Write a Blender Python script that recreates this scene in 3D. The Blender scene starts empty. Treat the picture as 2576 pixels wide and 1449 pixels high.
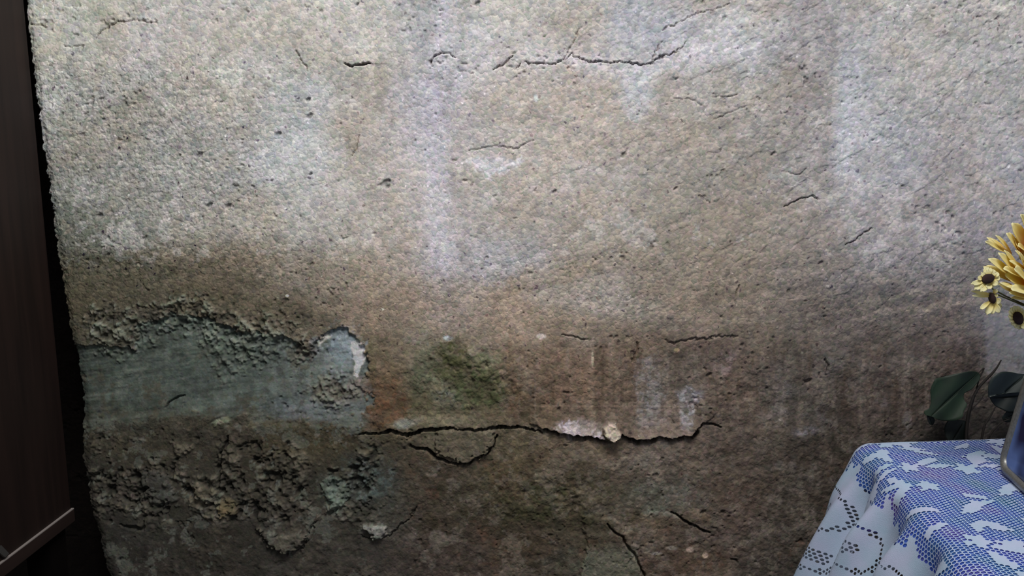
import bpy, math, random
import numpy as np
from mathutils import Vector

# ------------------------------------------------------------------ camera, light, exposure
scene = bpy.context.scene
COL = scene.collection
W, H, F = 2576.0, 1449.0, 1860.0
PITCH = math.atan(0.1495)
CAM = Vector((0.0, -1.40, 1.21))
cd = bpy.data.cameras.new('camera')
cd.sensor_width = 36.0
cd.lens = F / W * 36.0
cd.clip_start = 0.02
cam = bpy.data.objects.new('camera', cd)
COL.objects.link(cam)
cam.location = CAM
cam.rotation_euler = (math.pi / 2 - PITCH, 0, 0)
scene.camera = cam

world = bpy.data.worlds.new('world')
scene.world = world
world.use_nodes = True
world.node_tree.nodes['Background'].inputs[0].default_value = (0.80, 0.88, 1.0, 1)
world.node_tree.nodes['Background'].inputs[1].default_value = 0.05


def area_light(name, loc, target, sx, sy, power, color):
    ld = bpy.data.lights.new(name, 'AREA')
    ld.shape = 'RECTANGLE'
    ld.size, ld.size_y = sx, sy
    ld.energy = power
    ld.color = color
    o = bpy.data.objects.new(name, ld)
    COL.objects.link(o)
    o.location = loc
    o.rotation_euler = (Vector(target) - Vector(loc)).to_track_quat('-Z', 'Y').to_euler()
    return o


# two unseen area lights added: a high key before the wall, a softer fill behind
area_light('high_key_light', (0.20, -1.05, 2.62), (0.05, 0.0, 1.80), 1.1, 0.5, 27.0, (1.0, 0.985, 0.97))
area_light('front_fill_light', (1.7, -2.6, 1.5), (0.5, 0.0, 1.0), 1.2, 1.6, 5.0, (0.80, 0.88, 1.0))

vs = scene.view_settings
vs.view_transform = 'Standard'
vs.look = 'None'
vs.exposure = 0.35
vs.gamma = 1.0
vs.use_curve_mapping = False

# ------------------------------------------------------------------ helpers
CP, SP = math.cos(PITCH), math.sin(PITCH)


def ray(px, py):
    a, b = (px - W / 2) / F, (H / 2 - py) / F
    return Vector((a, CP + b * SP, -SP + b * CP))


def at_y(px, py, y):
    r = ray(px, py)
    return CAM + r * ((y - CAM.y) / r.y)


def at_z(px, py, z):
    r = ray(px, py)
    return CAM + r * ((z - CAM.z) / r.z)


def to_px(x, y, z):
    dx, dy, dz = x - CAM.x, y - CAM.y, z - CAM.z
    f = dy * CP - dz * SP
    u = dy * SP + dz * CP
    return W / 2 + F * dx / f, H / 2 - F * u / f


def lin(c):
    c = np.asarray(c, dtype=np.float64) / 255.0
    return np.where(c <= 0.04045, c / 12.92, ((c + 0.055) / 1.055) ** 2.4)


rs = np.random.RandomState(11)
TABLE = [rs.rand(256, 256).astype(np.float32) for _ in range(4)]


def vnoise(x, y, k=0):
    T = TABLE[k % 4]
    xf, yf = np.floor(x), np.floor(y)
    xi, yi = xf.astype(np.int32) & 255, yf.astype(np.int32) & 255
    fx, fy = (x - xf), (y - yf)
    fx = fx * fx * fx * (fx * (fx * 6 - 15) + 10)
    fy = fy * fy * fy * (fy * (fy * 6 - 15) + 10)
    x1, y1 = (xi + 1) & 255, (yi + 1) & 255
    a = T[yi, xi] * (1 - fx) + T[yi, x1] * fx
    b = T[y1, xi] * (1 - fx) + T[y1, x1] * fx
    return a * (1 - fy) + b * fy


def fbm(x, y, scale, octv=4, seed=0, gain=0.5, sx=1.0, sy=1.0, rot=0.0):
    """fractal noise about 0, roughly -1..1; scale = size of the largest lumps (same unit as x, y)"""
    c, s = math.cos(rot), math.sin(rot)
    X = (x * c + y * s) / (scale * sx) + seed * 17.31
    Y = (-x * s + y * c) / (scale * sy) + seed * 9.77
    out = np.zeros_like(X)
    amp, tot = 1.0, 0.0
    for k in range(octv):
        out += amp * (vnoise(X, Y, k + seed) * 2 - 1)
        tot += amp
        amp *= gain
        X, Y = X * 2.03 + 5.1, Y * 2.03 + 3.7
    return out / tot * 1.6


def sstep(e0, e1, x):
    t = np.clip((x - e0) / (e1 - e0), 0, 1)
    return t * t * (3 - 2 * t)


def new_mat(name, color=(0.5, 0.5, 0.5), rough=0.6, metal=0.0, spec=0.5):
    m = bpy.data.materials.new(name)
    m.use_nodes = True
    b = m.node_tree.nodes['Principled BSDF']
    b.inputs['Base Color'].default_value = (*color, 1)
    b.inputs['Roughness'].default_value = rough
    b.inputs['Metallic'].default_value = metal
    b.inputs['Specular IOR Level'].default_value = spec
    return m, m.node_tree, b


def tag(o, label=None, cat=None, group=None, kind=None):
    for k, v in (('label', label), ('category', cat), ('group', group), ('kind', kind)):
        if v:
            o[k] = v
    return o


def empty(name, loc, label, cat, group=None):
    o = bpy.data.objects.new(name, None)
    COL.objects.link(o)
    o.location = loc
    o.empty_display_size = 0.03
    return tag(o, label, cat, group)


def mesh_obj(name, verts, faces, mat, parent=None, smooth=True):
    me = bpy.data.meshes.new(name)
    if parent is not None:
        off = parent.location
        p = parent.parent
        while p is not None:
            off = off + p.location
            p = p.parent
        verts = [(v[0] - off[0], v[1] - off[1], v[2] - off[2]) for v in verts]
    me.from_pydata([tuple(v) for v in verts], [], faces)
    me.update()
    if mat:
        me.materials.append(mat)
    if smooth:
        me.polygons.foreach_set('use_smooth', [True] * len(me.polygons))
    o = bpy.data.objects.new(name, me)
    COL.objects.link(o)
    if parent is not None:
        o.parent = parent
    return o


def bevel(o, w, seg=2):
    m = o.modifiers.new('bevel', 'BEVEL')
    m.width = w
    m.segments = seg
    m.limit_method = 'ANGLE'
    return o


def box(name, lo, hi, mat, parent=None, bw=0.0):
    x0, y0, z0 = lo
    x1, y1, z1 = hi
    v = [(x0, y0, z0), (x1, y0, z0), (x1, y1, z0), (x0, y1, z0), (x0, y0, z1), (x1, y0, z1), (x1, y1, z1), (x0, y1, z1)]
    f = [(0, 3, 2, 1), (4, 5, 6, 7), (0, 1, 5, 4), (1, 2, 6, 5), (2, 3, 7, 6), (3, 0, 4, 7)]
    o = mesh_obj(name, v, f, mat, parent, smooth=False)
    if bw:
        bevel(o, bw)
    return o


def tube_geo(pts, radii, n=8):
    pts = [Vector(p) for p in pts]
    verts, faces = [], []
    up = Vector((0.13, 0.21, 0.97))
    for i, p in enumerate(pts):
        d = (pts[min(i + 1, len(pts) - 1)] - pts[max(i - 1, 0)]).normalized()
        if abs(d.dot(up)) > 0.95:
            up = Vector((0.9, 0.3, 0.1))
        a = d.cross(up).normalized()
        b = d.cross(a).normalized()
        r = radii[i] if hasattr(radii, '__len__') else radii
        for k in range(n):
            t = 2 * math.pi * k / n
            verts.append(p + a * (r * math.cos(t)) + b * (r * math.sin(t)))
    for i in range(len(pts) - 1):
        for k in range(n):
            faces.append((i * n + k, i * n + (k + 1) % n, (i + 1) * n + (k + 1) % n, (i + 1) * n + k))
    faces.append(tuple(range(n))[::-1])
    faces.append(tuple((len(pts) - 1) * n + k for k in range(n)))
    return verts, faces


def smooth_path(pts, sub=6):
    pts = [Vector(p) for p in pts]
    out = []
    for i in range(len(pts) - 1):
        p0, p1, p2, p3 = pts[max(i - 1, 0)], pts[i], pts[i + 1], pts[min(i + 2, len(pts) - 1)]
        for k in range(sub):
            t = k / sub
            out.append(0.5 * ((2 * p1) + (p2 - p0) * t + (2 * p0 - 5 * p1 + 4 * p2 - p3) * t * t + (3 * p1 - p0 - 3 * p2 + p3) * t ** 3))
    out.append(pts[-1])
    return out


WALL_TEST = False
LIGHT_FIT = [(-0.9383, -0.9299, -0.9182), (-0.7384, -0.7235, -0.7016), (-0.0099, -0.0077, -0.0044), (0.1353, 0.1314, 0.1263), (0.1387, 0.1394, 0.1416), (-0.0807, -0.0781, -0.0762), (-0.0331, -0.0321, -0.0313), (-0.2887, -0.2827, -0.274), (0.2274, 0.2254, 0.2228), (0.0258, 0.0252, 0.025)]
EXPO = 0.35
SAT = 0.90

# ------------------------------------------------------------------ the plaster wall
def build_wall():
    # a grid over the wall, dense where the photograph looks
    def axis(lo, a, b, hi, n, m):
        return np.concatenate([np.linspace(lo, a, m, endpoint=False), np.linspace(a, b, n), np.linspace(b, hi, m + 1)[1:]])
    xs = axis(-2.2, -1.02, 1.02, 2.4, 1250, 60)
    zs = axis(0.0, 0.37, 1.86, 2.6, 900, 40)
    nx, nz = len(xs), len(zs)
    X, Z = np.meshgrid(xs, zs)
    X = X.ravel()
    Z = Z.ravel()
    PX, PY = to_px(X, 0.0, Z)          # where on the wall each stain, crack and patch sits, in photograph units
    PXc, PYc = PX, PY

    # --- broad plaster colours, stains with the light and shade on them (as they look), every 184 x 111.5 units
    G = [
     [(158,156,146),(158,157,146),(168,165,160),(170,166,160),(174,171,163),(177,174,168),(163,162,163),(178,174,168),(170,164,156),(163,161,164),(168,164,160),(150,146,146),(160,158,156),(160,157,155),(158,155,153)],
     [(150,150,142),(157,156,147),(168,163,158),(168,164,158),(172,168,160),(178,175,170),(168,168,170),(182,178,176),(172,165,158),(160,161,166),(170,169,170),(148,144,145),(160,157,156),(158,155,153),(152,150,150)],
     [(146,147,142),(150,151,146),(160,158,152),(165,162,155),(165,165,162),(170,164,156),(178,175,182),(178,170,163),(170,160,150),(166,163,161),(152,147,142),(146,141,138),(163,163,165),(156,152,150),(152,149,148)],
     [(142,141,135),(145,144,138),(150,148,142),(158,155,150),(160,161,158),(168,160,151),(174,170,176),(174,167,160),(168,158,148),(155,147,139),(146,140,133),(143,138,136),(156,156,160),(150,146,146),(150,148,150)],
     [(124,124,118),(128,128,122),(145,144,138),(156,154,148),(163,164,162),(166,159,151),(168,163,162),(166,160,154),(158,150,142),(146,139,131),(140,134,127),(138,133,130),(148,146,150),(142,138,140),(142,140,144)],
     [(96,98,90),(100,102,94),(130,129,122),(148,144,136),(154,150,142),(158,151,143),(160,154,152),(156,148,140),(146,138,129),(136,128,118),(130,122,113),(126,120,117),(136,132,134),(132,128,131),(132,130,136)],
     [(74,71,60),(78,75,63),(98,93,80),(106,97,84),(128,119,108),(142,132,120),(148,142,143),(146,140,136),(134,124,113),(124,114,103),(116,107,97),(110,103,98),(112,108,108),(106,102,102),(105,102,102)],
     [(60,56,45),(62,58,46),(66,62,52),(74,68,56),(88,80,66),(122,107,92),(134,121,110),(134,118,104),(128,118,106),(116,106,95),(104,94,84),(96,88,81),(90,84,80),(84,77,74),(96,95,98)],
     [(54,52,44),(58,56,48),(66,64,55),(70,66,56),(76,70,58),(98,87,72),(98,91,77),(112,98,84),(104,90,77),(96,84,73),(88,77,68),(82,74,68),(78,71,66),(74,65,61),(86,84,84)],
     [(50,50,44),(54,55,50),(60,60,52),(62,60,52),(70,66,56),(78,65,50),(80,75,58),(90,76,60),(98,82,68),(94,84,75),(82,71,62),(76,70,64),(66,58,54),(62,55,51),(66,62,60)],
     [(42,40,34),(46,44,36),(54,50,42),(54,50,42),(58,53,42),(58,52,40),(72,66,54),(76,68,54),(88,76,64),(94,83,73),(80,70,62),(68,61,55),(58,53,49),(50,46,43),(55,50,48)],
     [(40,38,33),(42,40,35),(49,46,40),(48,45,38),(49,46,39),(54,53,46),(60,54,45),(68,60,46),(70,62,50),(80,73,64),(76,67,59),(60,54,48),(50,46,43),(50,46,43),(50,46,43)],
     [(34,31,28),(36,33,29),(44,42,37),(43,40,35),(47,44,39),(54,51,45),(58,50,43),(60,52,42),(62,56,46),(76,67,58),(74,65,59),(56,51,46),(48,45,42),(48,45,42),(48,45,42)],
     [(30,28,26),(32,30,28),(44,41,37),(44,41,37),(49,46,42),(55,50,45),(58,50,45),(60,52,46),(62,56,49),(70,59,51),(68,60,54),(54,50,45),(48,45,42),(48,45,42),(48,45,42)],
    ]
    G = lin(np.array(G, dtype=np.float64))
    # uneven edges to every stain
    wx = PX + 34 * fbm(PX, PY, 150, 4, 1) + 10 * fbm(PX, PY, 26, 3, 2)
    wy = PY + 26 * fbm(PX, PY, 130, 4, 3) + 9 * fbm(PX, PY, 24, 3, 4)
    gx = np.clip(wx / 184.0, 0, 13.999)
    gy = np.clip(wy / (1449 / 13.0), 0, 12.999)
    ix, iy = gx.astype(int), gy.astype(int)
    fx, fy = gx - ix, gy - iy
    fx, fy = (fx * fx * (3 - 2 * fx))[:, None], (fy * fy * (3 - 2 * fy))[:, None]
    C = (G[iy, ix] * (1 - fx) + G[iy, ix + 1] * fx) * (1 - fy) + (G[iy + 1, ix] * (1 - fx) + G[iy + 1, ix + 1] * fx) * fy
    D = np.zeros_like(X)               # relief, metres towards the room
    GR = np.full_like(X, 1.0)          # how gritty the surface is

    nA = fbm(PX, PY, 60, 5, 5, 0.6)
    nB = fbm(PX, PY, 18, 4, 6, 0.6)
    nC = fbm(PX, PY, 9, 2, 7, 0.6)
    nH = fbm(PX, PY, 60, 4, 8, 0.6, sx=2.6, sy=0.35, rot=-0.12)    # trowel strokes
    nV = fbm(PX, PY, 40, 4, 9, 0.6, sx=0.35, sy=3.5)                # runs and drips
    nR = fbm(PX, PY, 70, 5, 10, 0.62, sx=1.7, sy=0.6, rot=-0.62)    # slanting ridges

    def mixc(mask, rgb, amt=1.0):
        nonlocal C
        m = (np.clip(mask, 0, 1) * amt)[:, None]
        C = C * (1 - m) + lin(rgb) * m

    def blob(cx, cy, rx, ry, soft=0.35, rot=0.0, warp=0.35, px=None, py=None, ns=None):
        x = PX - cx
        y = PY - cy
        c, s = math.cos(math.radians(rot)), math.sin(math.radians(rot))
        a, b = (x * c + y * s) / rx, (-x * s + y * c) / ry
        n = (nA * 0.6 + nB * 0.7 + nC * 0.35) if ns is None else ns
        r = np.sqrt(a * a + b * b) + warp * n
        return 1 - sstep(1 - soft, 1 + soft, r)

    def poly_sd(pts, x, y):
        """signed distance, negative inside"""
        d = np.full_like(x, 1e9)
        ins = np.zeros(x.shape, bool)
        n = len(pts)
        for i in range(n):
            x0, y0 = pts[i]
            x1, y1 = pts[(i + 1) % n]
            ex, ey = x1 - x0, y1 - y0
            t = np.clip(((x - x0) * ex + (y - y0) * ey) / (ex * ex + ey * ey + 1e-9), 0, 1)
            d = np.minimum(d, np.hypot(x - x0 - t * ex, y - y0 - t * ey))
            cr = ((y0 > y) != (y1 > y))
            if abs(ey) > 1e-9:
                ins ^= cr & (x < x0 + (y - y0) * ex / ey)
        return np.where(ins, -d, d)

    def patch(pts, rough=9.0, soft=3.0, ns=None):
        n = rough * ((nA * 0.7 + nB * 0.8 + nC * 0.5) if ns is None else ns)
        return 1 - sstep(-soft, soft, poly_sd(pts, PX, PY) + n)

    crumb = fbm(PX, PY, 22, 3, 14, 0.7)
    crumb2 = fbm(PX, PY, 10, 2, 15, 0.7)
    BR1 = 0.45 + 0.55 * sstep(-0.5, 0.45, nB + 0.5 * nC + 0.5 * crumb)
    BR2 = 0.22 + 0.78 * sstep(-0.3, 0.25, nB + 0.6 * crumb + 0.5 * crumb2)
    # --- tonal mottling everywhere
    lum = 1 + 0.075 * nA + 0.06 * nB + 0.05 * nC + 0.03 * nH
    lower = sstep(700, 1000, PY)
    lum += 0.05 * crumb + lower * (0.14 * nA + 0.16 * nB + 0.08 * nH + 0.10 * crumb + 0.06 * crumb2)
    lum += sstep(820, 900, PY) * sstep(1250, 1400, PX) * 0.14 * nV
    C = C * np.clip(lum, 0.35, 1.9)[:, None]
    tint = fbm(PX, PY, 90, 4, 12, 0.6)
    C[:, 0] *= 1 + 0.035 * tint
    C[:, 2] *= 1 - 0.05 * tint

    # --- pale lime blooms and grey washes on the upper wall
    light = (186, 184, 186)
    for (cx, cy, rx, ry, rot, col, amt, soft) in [
        (1110, 60, 30, 120, 0, (188,186,196), .55, .6), (1075, 70, 18, 110, 0, (150,152,155), .55, .6),
        (1180, 120, 60, 60, 0, (190,186,188), .5, .6), (1108, 210, 55, 42, 10, (184,182,192), .6, .5),
        (1090, 330, 34, 150, -2, (182,178,192), .55, .6), (1100, 560, 40, 110, 3, (178,172,182), .45, .6),
        (1115, 630, 30, 50, 0, (182,178,190), .5, .5),
        (1250, 415, 55, 20, -8, (204,204,214), .85, .35), (1200, 400, 50, 40, 0, (184,180,180), .4, .6),
        (1210, 660, 70, 45, -10, (150,150,156), .5, .6), (1280, 640, 90, 34, -20, (158,156,160), .5, .5),
        (1345, 145, 80, 22, -4, (194,188,192), .6, .5), (1460, 140, 50, 25, 20, (192,186,192), .6, .5),
        (1610, 175, 60, 30, 0, (190,188,192), .6, .5), (1605, 230, 42, 66, 0, (180,182,186), .75, .4),
        (1740, 110, 50, 50, -30, (188,186,192), .6, .5), (1840, 75, 70, 60, -35, (184,186,190), .6, .5),
        (1760, 155, 120, 22, -12, (184,182,188), .5, .5), (1590, 60, 70, 90, 10, (158,160,170), .6, .6),
        (1700, 130, 40, 40, 0, (192,188,194), .5, .5),
        (2135, 280, 26, 170, 0, (172,174,182), .6, .6), (2125, 390, 30, 60, 0, (174,178,186), .5, .5),
        (2160, 200, 30, 70, 0, (172,174,180), .5, .6), (1950, 330, 60, 150, 10, (140,134,130), .25, .6),
        (2045, 110, 34, 200, 0, (136,130,134), .5, .5), (2010, 60, 30, 90, 0, (140,136,138), .4, .6),
        (580, 185, 60, 16, 6, (180,182,176), .7, .5), (640, 215, 90, 18, 12, (172,174,170), .5, .5),
        (760, 240, 70, 40, 0, (172,174,174), .5, .5), (790, 330, 40, 90, 0, (174,175,178), .45, .6),
        (740, 400, 110, 55, -12, (178,181,184), .6, .5), (650, 430, 60, 30, 0, (176,176,176), .5, .5),
        (450, 560, 110, 60, 10, (160,158,152), .4, .6), (350, 420, 90, 80, 0, (158,156,150), .3, .6),
        (230, 250, 60, 60, 0, (158,160,156), .4, .6), (370, 120, 70, 60, 0, (176,172,170), .4, .6),
        (240, 20, 80, 40, 0, (150,152,136), .5, .6),
        (1500, 760, 120, 34, 6, (146,140,134), .6, .6), (1545, 705, 50, 40, 0, (140,136,134), .5, .6),
        (1130, 790, 50, 45, 0, (142,132,130), .5, .6), (1160, 745, 70, 28, 0, (150,142,132), .3, .6),
        (2420, 430, 60, 80, 0, (138,134,138), .3, .6), (2200, 640, 60, 50, 0, (140,138,142), .4, .6),
        (2340, 640, 60, 60, 0, (118,116,118), .4, .6), (2170, 1040, 40, 26, 0, (66,60,58), .3, .6),
        (240, 480, 130, 90, 0, (112,114,106), .4, .6), (215, 590, 90, 70, 0, (82,86,76), .5, .6),
        (330, 600, 90, 40, 0, (96,98,88), .4, .6), (310, 300, 50, 60, 0, (136,132,122), .4, .6),
        (450, 560, 40, 25, 0, (120,112,94), .35, .6), (320, 350, 30, 22, 0, (148,136,118), .5, .6),
        (860, 350, 50, 90, 20, (158,148,136), .35, .6), (885, 355, 16, 34, 10, (128,114,100), .5, .6),
        (1390, 700, 200, 60, -14, (136,122,108), .4, .7), (1350, 330, 180, 120, 0, (172,160,150), .3, .7),
        (700, 660, 260, 40, 8, (110,98,82), .4, .6), (430, 690, 220, 40, 3, (74,70,56), .45, .6),
        (300, 690, 120, 60, 0, (66,64,50), .4, .6), (600, 745, 220, 34, 0, (74,68,52), .4, .6),
        (2500, 340, 60, 160, 0, (156,154,158), .35, .6), (2560, 150, 20, 150, 0, (146,148,150), .4, .6),
    ]:
        mixc(blob(cx, cy, rx, ry, soft, rot, .45) * BR1, col, amt)

    for pts, col_, am_ in [
        ([(1180,405),(1215,400),(1235,412),(1270,408),(1300,398),(1308,408),(1290,425),(1255,438),(1225,440),(1195,425)], (210,210,220), .85),
        ([(1560,180),(1640,180),(1630,230),(1612,285),(1600,300),(1585,280),(1572,240)], (184,186,192), .6),
        ([(1320,140),(1400,130),(1480,120),(1530,150),(1640,150),(1700,120),(1790,90),(1850,60),(1880,110),(1800,150),(1720,165),(1640,185),(1560,195),(1480,172),(1380,160),(1330,158)], (194,190,196), .5),
        ([(1210,120),(1300,115),(1345,135),(1320,150),(1250,150),(1215,140)], (194,188,192), .5),
        ([(690,190),(830,215),(840,300),(790,330),(850,380),(800,450),(640,455),(600,400),(700,330),(640,260)], (178,180,181), .4),
        ([(525,175),(640,190),(660,215),(560,215)], (186,186,178), .6),
        ([(1180,600),(1260,600),(1330,600),(1385,640),(1370,665),(1280,690),(1230,725),(1190,700)], (158,157,162), .5),
        ([(1480,680),(1560,690),(1600,760),(1500,790),(1380,770),(1300,745),(1400,720)], (148,142,138), .45),
        ([(1060,180),(1160,180),(1140,260),(1120,420),(1130,540),(1150,640),(1120,690),(1085,600),(1060,420),(1060,280)], (180,178,188), .42),
        ([(1040,0),(1110,0),(1100,150),(1040,170)], (150,152,156), .45),
        ([(1110,0),(1150,0),(1150,150),(1100,150)], (188,186,196), .4),
        ([(2120,140),(2170,130),(2165,270),(2150,330),(2150,420),(2190,470),(2120,440),(2110,300)], (170,172,182), .5),
        ([(2020,0),(2080,0),(2110,120),(2090,420),(2010,480),(1990,300)], (134,128,130), .35),
        ([(1545,10),(1640,0),(1690,60),(1660,120),(1590,130),(1560,80)], (158,160,168), .5),
        ([(1730,430),(1900,400),(1990,520),(1900,640),(1700,700),(1500,700),(1600,580)], (124,114,104), .22),
        ([(2330,400),(2420,380),(2450,470),(2400,560),(2330,520)], (132,128,132), .35),
        ([(150,640),(420,640),(700,700),(680,770),(400,760),(180,800)], (64,60,46), .45),
        ([(150,200),(330,180),(420,280),(380,420),(240,440),(130,420)], (134,132,122), .35)]:
        mixc(patch(pts, 16, 5) * BR1, col_, am_)

    # --- the brown damp band, its moss and runs
    for (cx, cy, rx, ry, rot, col, amt, soft) in [
        (960, 1010, 60, 60, 20, (88,62,42), .65, .5), (985, 950, 50, 70, 0, (92,76,56), .5, .6),
        (930, 900, 18, 60, 0, (76,72,48), .6, .6), (1000, 880, 60, 40, 0, (100,88,72), .4, .6),
        (1145, 890, 38, 44, 10, (72,72,48), .75, .4), (1140, 930, 50, 60, 0, (72,68,48), .6, .5),
        (1080, 930, 46, 70, 0, (70,74,58), .6, .5), (1200, 960, 70, 60, 0, (70,78,52), .6, .5),
        (1230, 1000, 60, 44, 0, (72,76,54), .5, .5), (1220, 900, 50, 22, 20, (112,110,88), .8, .4),
        (1120, 1000, 40, 30, 0, (78,80,76), .6, .5), (1060, 1020, 50, 40, 0, (60,58,38), .5, .5),
        (1060, 850, 36, 22, 0, (120,118,112), .5, .5), (1125, 850, 12, 7, 0, (168,184,190), .9, .4),
        (1190, 870, 26, 14, 0, (126,112,98), .5, .5),
        (1282, 920, 9, 110, 0, (96,74,56), .6, .5), (1296, 990, 14, 60, 0, (88,66,48), .6, .5),
        (1330, 900, 60, 30, 0, (110,92,74), .5, .6), (1420, 960, 80, 80, 0, (108,86,70), .45, .6),
        (1590, 920, 26, 50, 0, (84,68,52), .4, .6), (1515, 890, 12, 40, 0, (92,74,60), .5, .5),
        (1460, 850, 60, 16, 8, (136,124,114), .45, .5), (1400, 810, 120, 36, -4, (126,112,96), .4, .7),
        (1640, 990, 30, 50, 8, (118,116,118), .5, .5), (1650, 940, 26, 50, 0, (108,102,98), .45, .5),
        (1740, 990, 30, 18, 0, (140,136,144), .75, .5), (1725, 1040, 18, 45, 0, (138,134,136), .6, .5),
        (1640, 1050, 34, 30, 0, (136,130,130), .55, .5), (1690, 1070, 60, 24, 0, (110,98,90), .6, .5),
        (1820, 910, 24, 40, 10, (112,98,98), .6, .5), (1840, 980, 60, 40, 0, (84,66,54), .5, .6),
        (1780, 840, 40, 16, 0, (112,98,86), .4, .6), (1770, 860, 60, 20, 0, (84,70,62), .5, .5),
        (1980, 940, 30, 120, 0, (70,68,62), .5, .6), (1960, 1000, 26, 60, 0, (98,92,90), .5, .5),
        (2020, 1085, 34, 14, -10, (116,114,122), .6, .5), (1930, 1060, 30, 20, 0, (98,92,88), .5, .5),
        (2085, 1060, 26, 40, 20, (88,84,80), .45, .5), (2045, 1030, 26, 30, 0, (84,82,80), .4, .5),
        (2080, 900, 60, 50, 0, (82,80,76), .5, .6), (2140, 980, 70, 60, 0, (74,62,56), .4, .6),
        (1995, 1140, 14, 120, 0, (50,46,42), .55, .5), (2040, 1160, 60, 90, 0, (58,52,47), .5, .6),
        (2240, 1020, 90, 70, 0, (70,60,54), .35, .6), (2200, 870, 70, 60, 0, (74,64,58), .4, .6),
        (1940, 1110, 60, 30, 0, (72,66,58), .4, .6),
    ]:
        mixc(blob(cx, cy, rx, ry, soft, rot, .5) * BR2, col, amt * 1.1)

    for pts, col_, am_ in [
        ([(1110,858),(1180,862),(1185,930),(1150,960),(1100,950),(1095,890)], (62,61,37), .75),
        ([(1190,880),(1265,895),(1270,1000),(1230,1030),(1150,1010),(1130,960)], (68,75,46), .6),
        ([(1195,893),(1262,888),(1268,915),(1225,925),(1205,912)], (114,112,90), .75),
        ([(1040,880),(1100,870),(1100,960),(1050,1000),(1020,960)], (74,78,60), .5),
        ([(930,985),(990,960),(1040,1020),(1020,1070),(925,1075)], (86,60,42), .55),
        ([(1600,900),(1650,890),(1660,1000),(1640,1080),(1600,1080),(1590,980)], (120,116,116), .45),
        ([(1705,985),(1755,975),(1750,1010),(1735,1080),(1705,1085),(1715,1020)], (142,138,144), .6),
        ([(1690,1000),(1700,1060),(1690,1095),(1600,1095),(1620,1040)], (110,98,90), .4)]:
        mixc(patch(pts, 12, 4) * BR2, col_, am_)
    # --- below the long crack
    for (cx, cy, rx, ry, rot, col, amt, soft) in [
        (1660, 1160, 120, 50, 0, (102,92,84), .55, .6), (1570, 1165, 60, 22, 0, (96,90,82), .4, .5),
        (1480, 1130, 110, 36, 0, (86,74,58), .5, .6), (1600, 1210, 130, 16, 3, (72,62,52), .6, .5),
        (1640, 1245, 70, 40, 0, (88,92,84), .6, .5), (1720, 1250, 60, 40, -15, (104,102,96), .5, .5),
        (1680, 1285, 60, 16, -10, (104,110,100), .5, .5), (1560, 1260, 60, 36, 0, (72,70,58), .5, .5),
        (1760, 1300, 60, 24, 20, (98,84,66), .5, .5), (1620, 1310, 60, 16, 10, (92,78,56), .5, .5),
        (1580, 1330, 36, 16, 10, (100,98,86), .5, .5), (1760, 1350, 80, 30, 0, (78,70,66), .6, .5),
        (1640, 1345, 60, 30, 0, (92,78,66), .4, .5), (1700, 1420, 90, 40, 0, (76,60,50), .5, .5),
        (1380, 1250, 130, 60, 0, (64,58,38), .55, .6), (1300, 1180, 90, 30, 0, (76,66,46), .5, .6),
        (1250, 1300, 120, 30, 0, (50,44,30), .5, .6), (1340, 1240, 60, 10, 12, (90,84,66), .4, .6),
        (1080, 1180, 80, 60, 0, (62,50,40), .55, .5), (1200, 1230, 60, 30, 0, (66,66,50), .4, .6),
        (1150, 1280, 70, 40, 0, (62,58,46), .4, .6), (1400, 1160, 60, 40, 0, (84,72,58), .4, .6),
        (1140, 1115, 60, 40, 0, (88,84,70), .5, .6), (1010, 1100, 26, 12, 0, (96,84,64), .5, .5),
        (1320, 1110, 60, 16, 0, (92,82,62), .5, .6), (1480, 1390, 40, 60, 0, (66,62,50), .4, .6),
        (1860, 1180, 60, 90, 0, (76,66,58), .4, .6), (1850, 1290, 60, 60, 0, (80,66,60), .4, .6),
        (1130, 1400, 90, 50, 0, (58,50,46), .4, .6), (980, 1390, 90, 50, 0, (54,46,42), .4, .6),
        (1290, 1370, 80, 40, 0, (64,50,36), .4, .6), (1420, 1420, 40, 30, 0, (80,84,70), .4, .5),
        (930, 1200, 60, 50, 20, (70,80,78), .6, .5), (900, 1225, 50, 30, 0, (78,90,86), .4, .5),
        (840, 1240, 34, 44, 0, (82,92,82), .75, .4), (1000, 1290, 44, 50, 0, (58,60,54), .5, .5),
        (945, 1335, 44, 18, 8, (112,112,106), .85, .35), (570, 1270, 26, 20, 0, (92,82,58), .75, .5),
        (500, 1240, 40, 30, 20, (78,72,58), .6, .5), (680, 1250, 90, 70, 0, (46,43,38), .5, .6),
        (790, 1290, 34, 40, 0, (54,50,44), .5, .5), (390, 1290, 60, 34, 10, (40,40,34), .5, .5),
        (420, 1140, 120, 40, 0, (58,54,44), .45, .6), (300, 1250, 60, 50, 0, (58,54,48), .4, .6),
        (600, 1120, 60, 40, 0, (54,48,40), .4, .6), (760, 1110, 110, 26, 0, (60,54,38), .5, .5),
        (240, 1180, 40, 60, 0, (46,44,38), .4, .6), (320, 1370, 110, 50, 0, (44,43,40), .4, .6),
        (640, 1400, 120, 40, 0, (44,42,38), .4, .6), (300, 1110, 90, 26, 0, (58,54,42), .5, .6),
    ]:
        mixc(blob(cx, cy, rx, ry, soft, rot, .5) * BR2, col, amt * 1.1)

    # --- lower left: where the top coat fell away, a smoother grey-green coat shows
    teal_poly = [(150, 880), (250, 862), (340, 880), (352, 820), (430, 790), (530, 800), (600, 830), (690, 846), (735, 850), (780, 880),
                 (800, 850), (850, 822), (888, 835), (905, 862), (925, 890), (925, 945), (880, 962), (905, 975), (935, 1000), (905, 1045), (900, 1078),
                 (760, 1062), (560, 1052), (420, 1048), (330, 1070), (150, 1085)]
    teal = patch(teal_poly, 9 + 10 * sstep(960, 1050, PY), 4)
    tC = np.ones_like(C) * lin((66, 74, 68))
    tx = sstep(500, 880, PX)[:, None]
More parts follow.
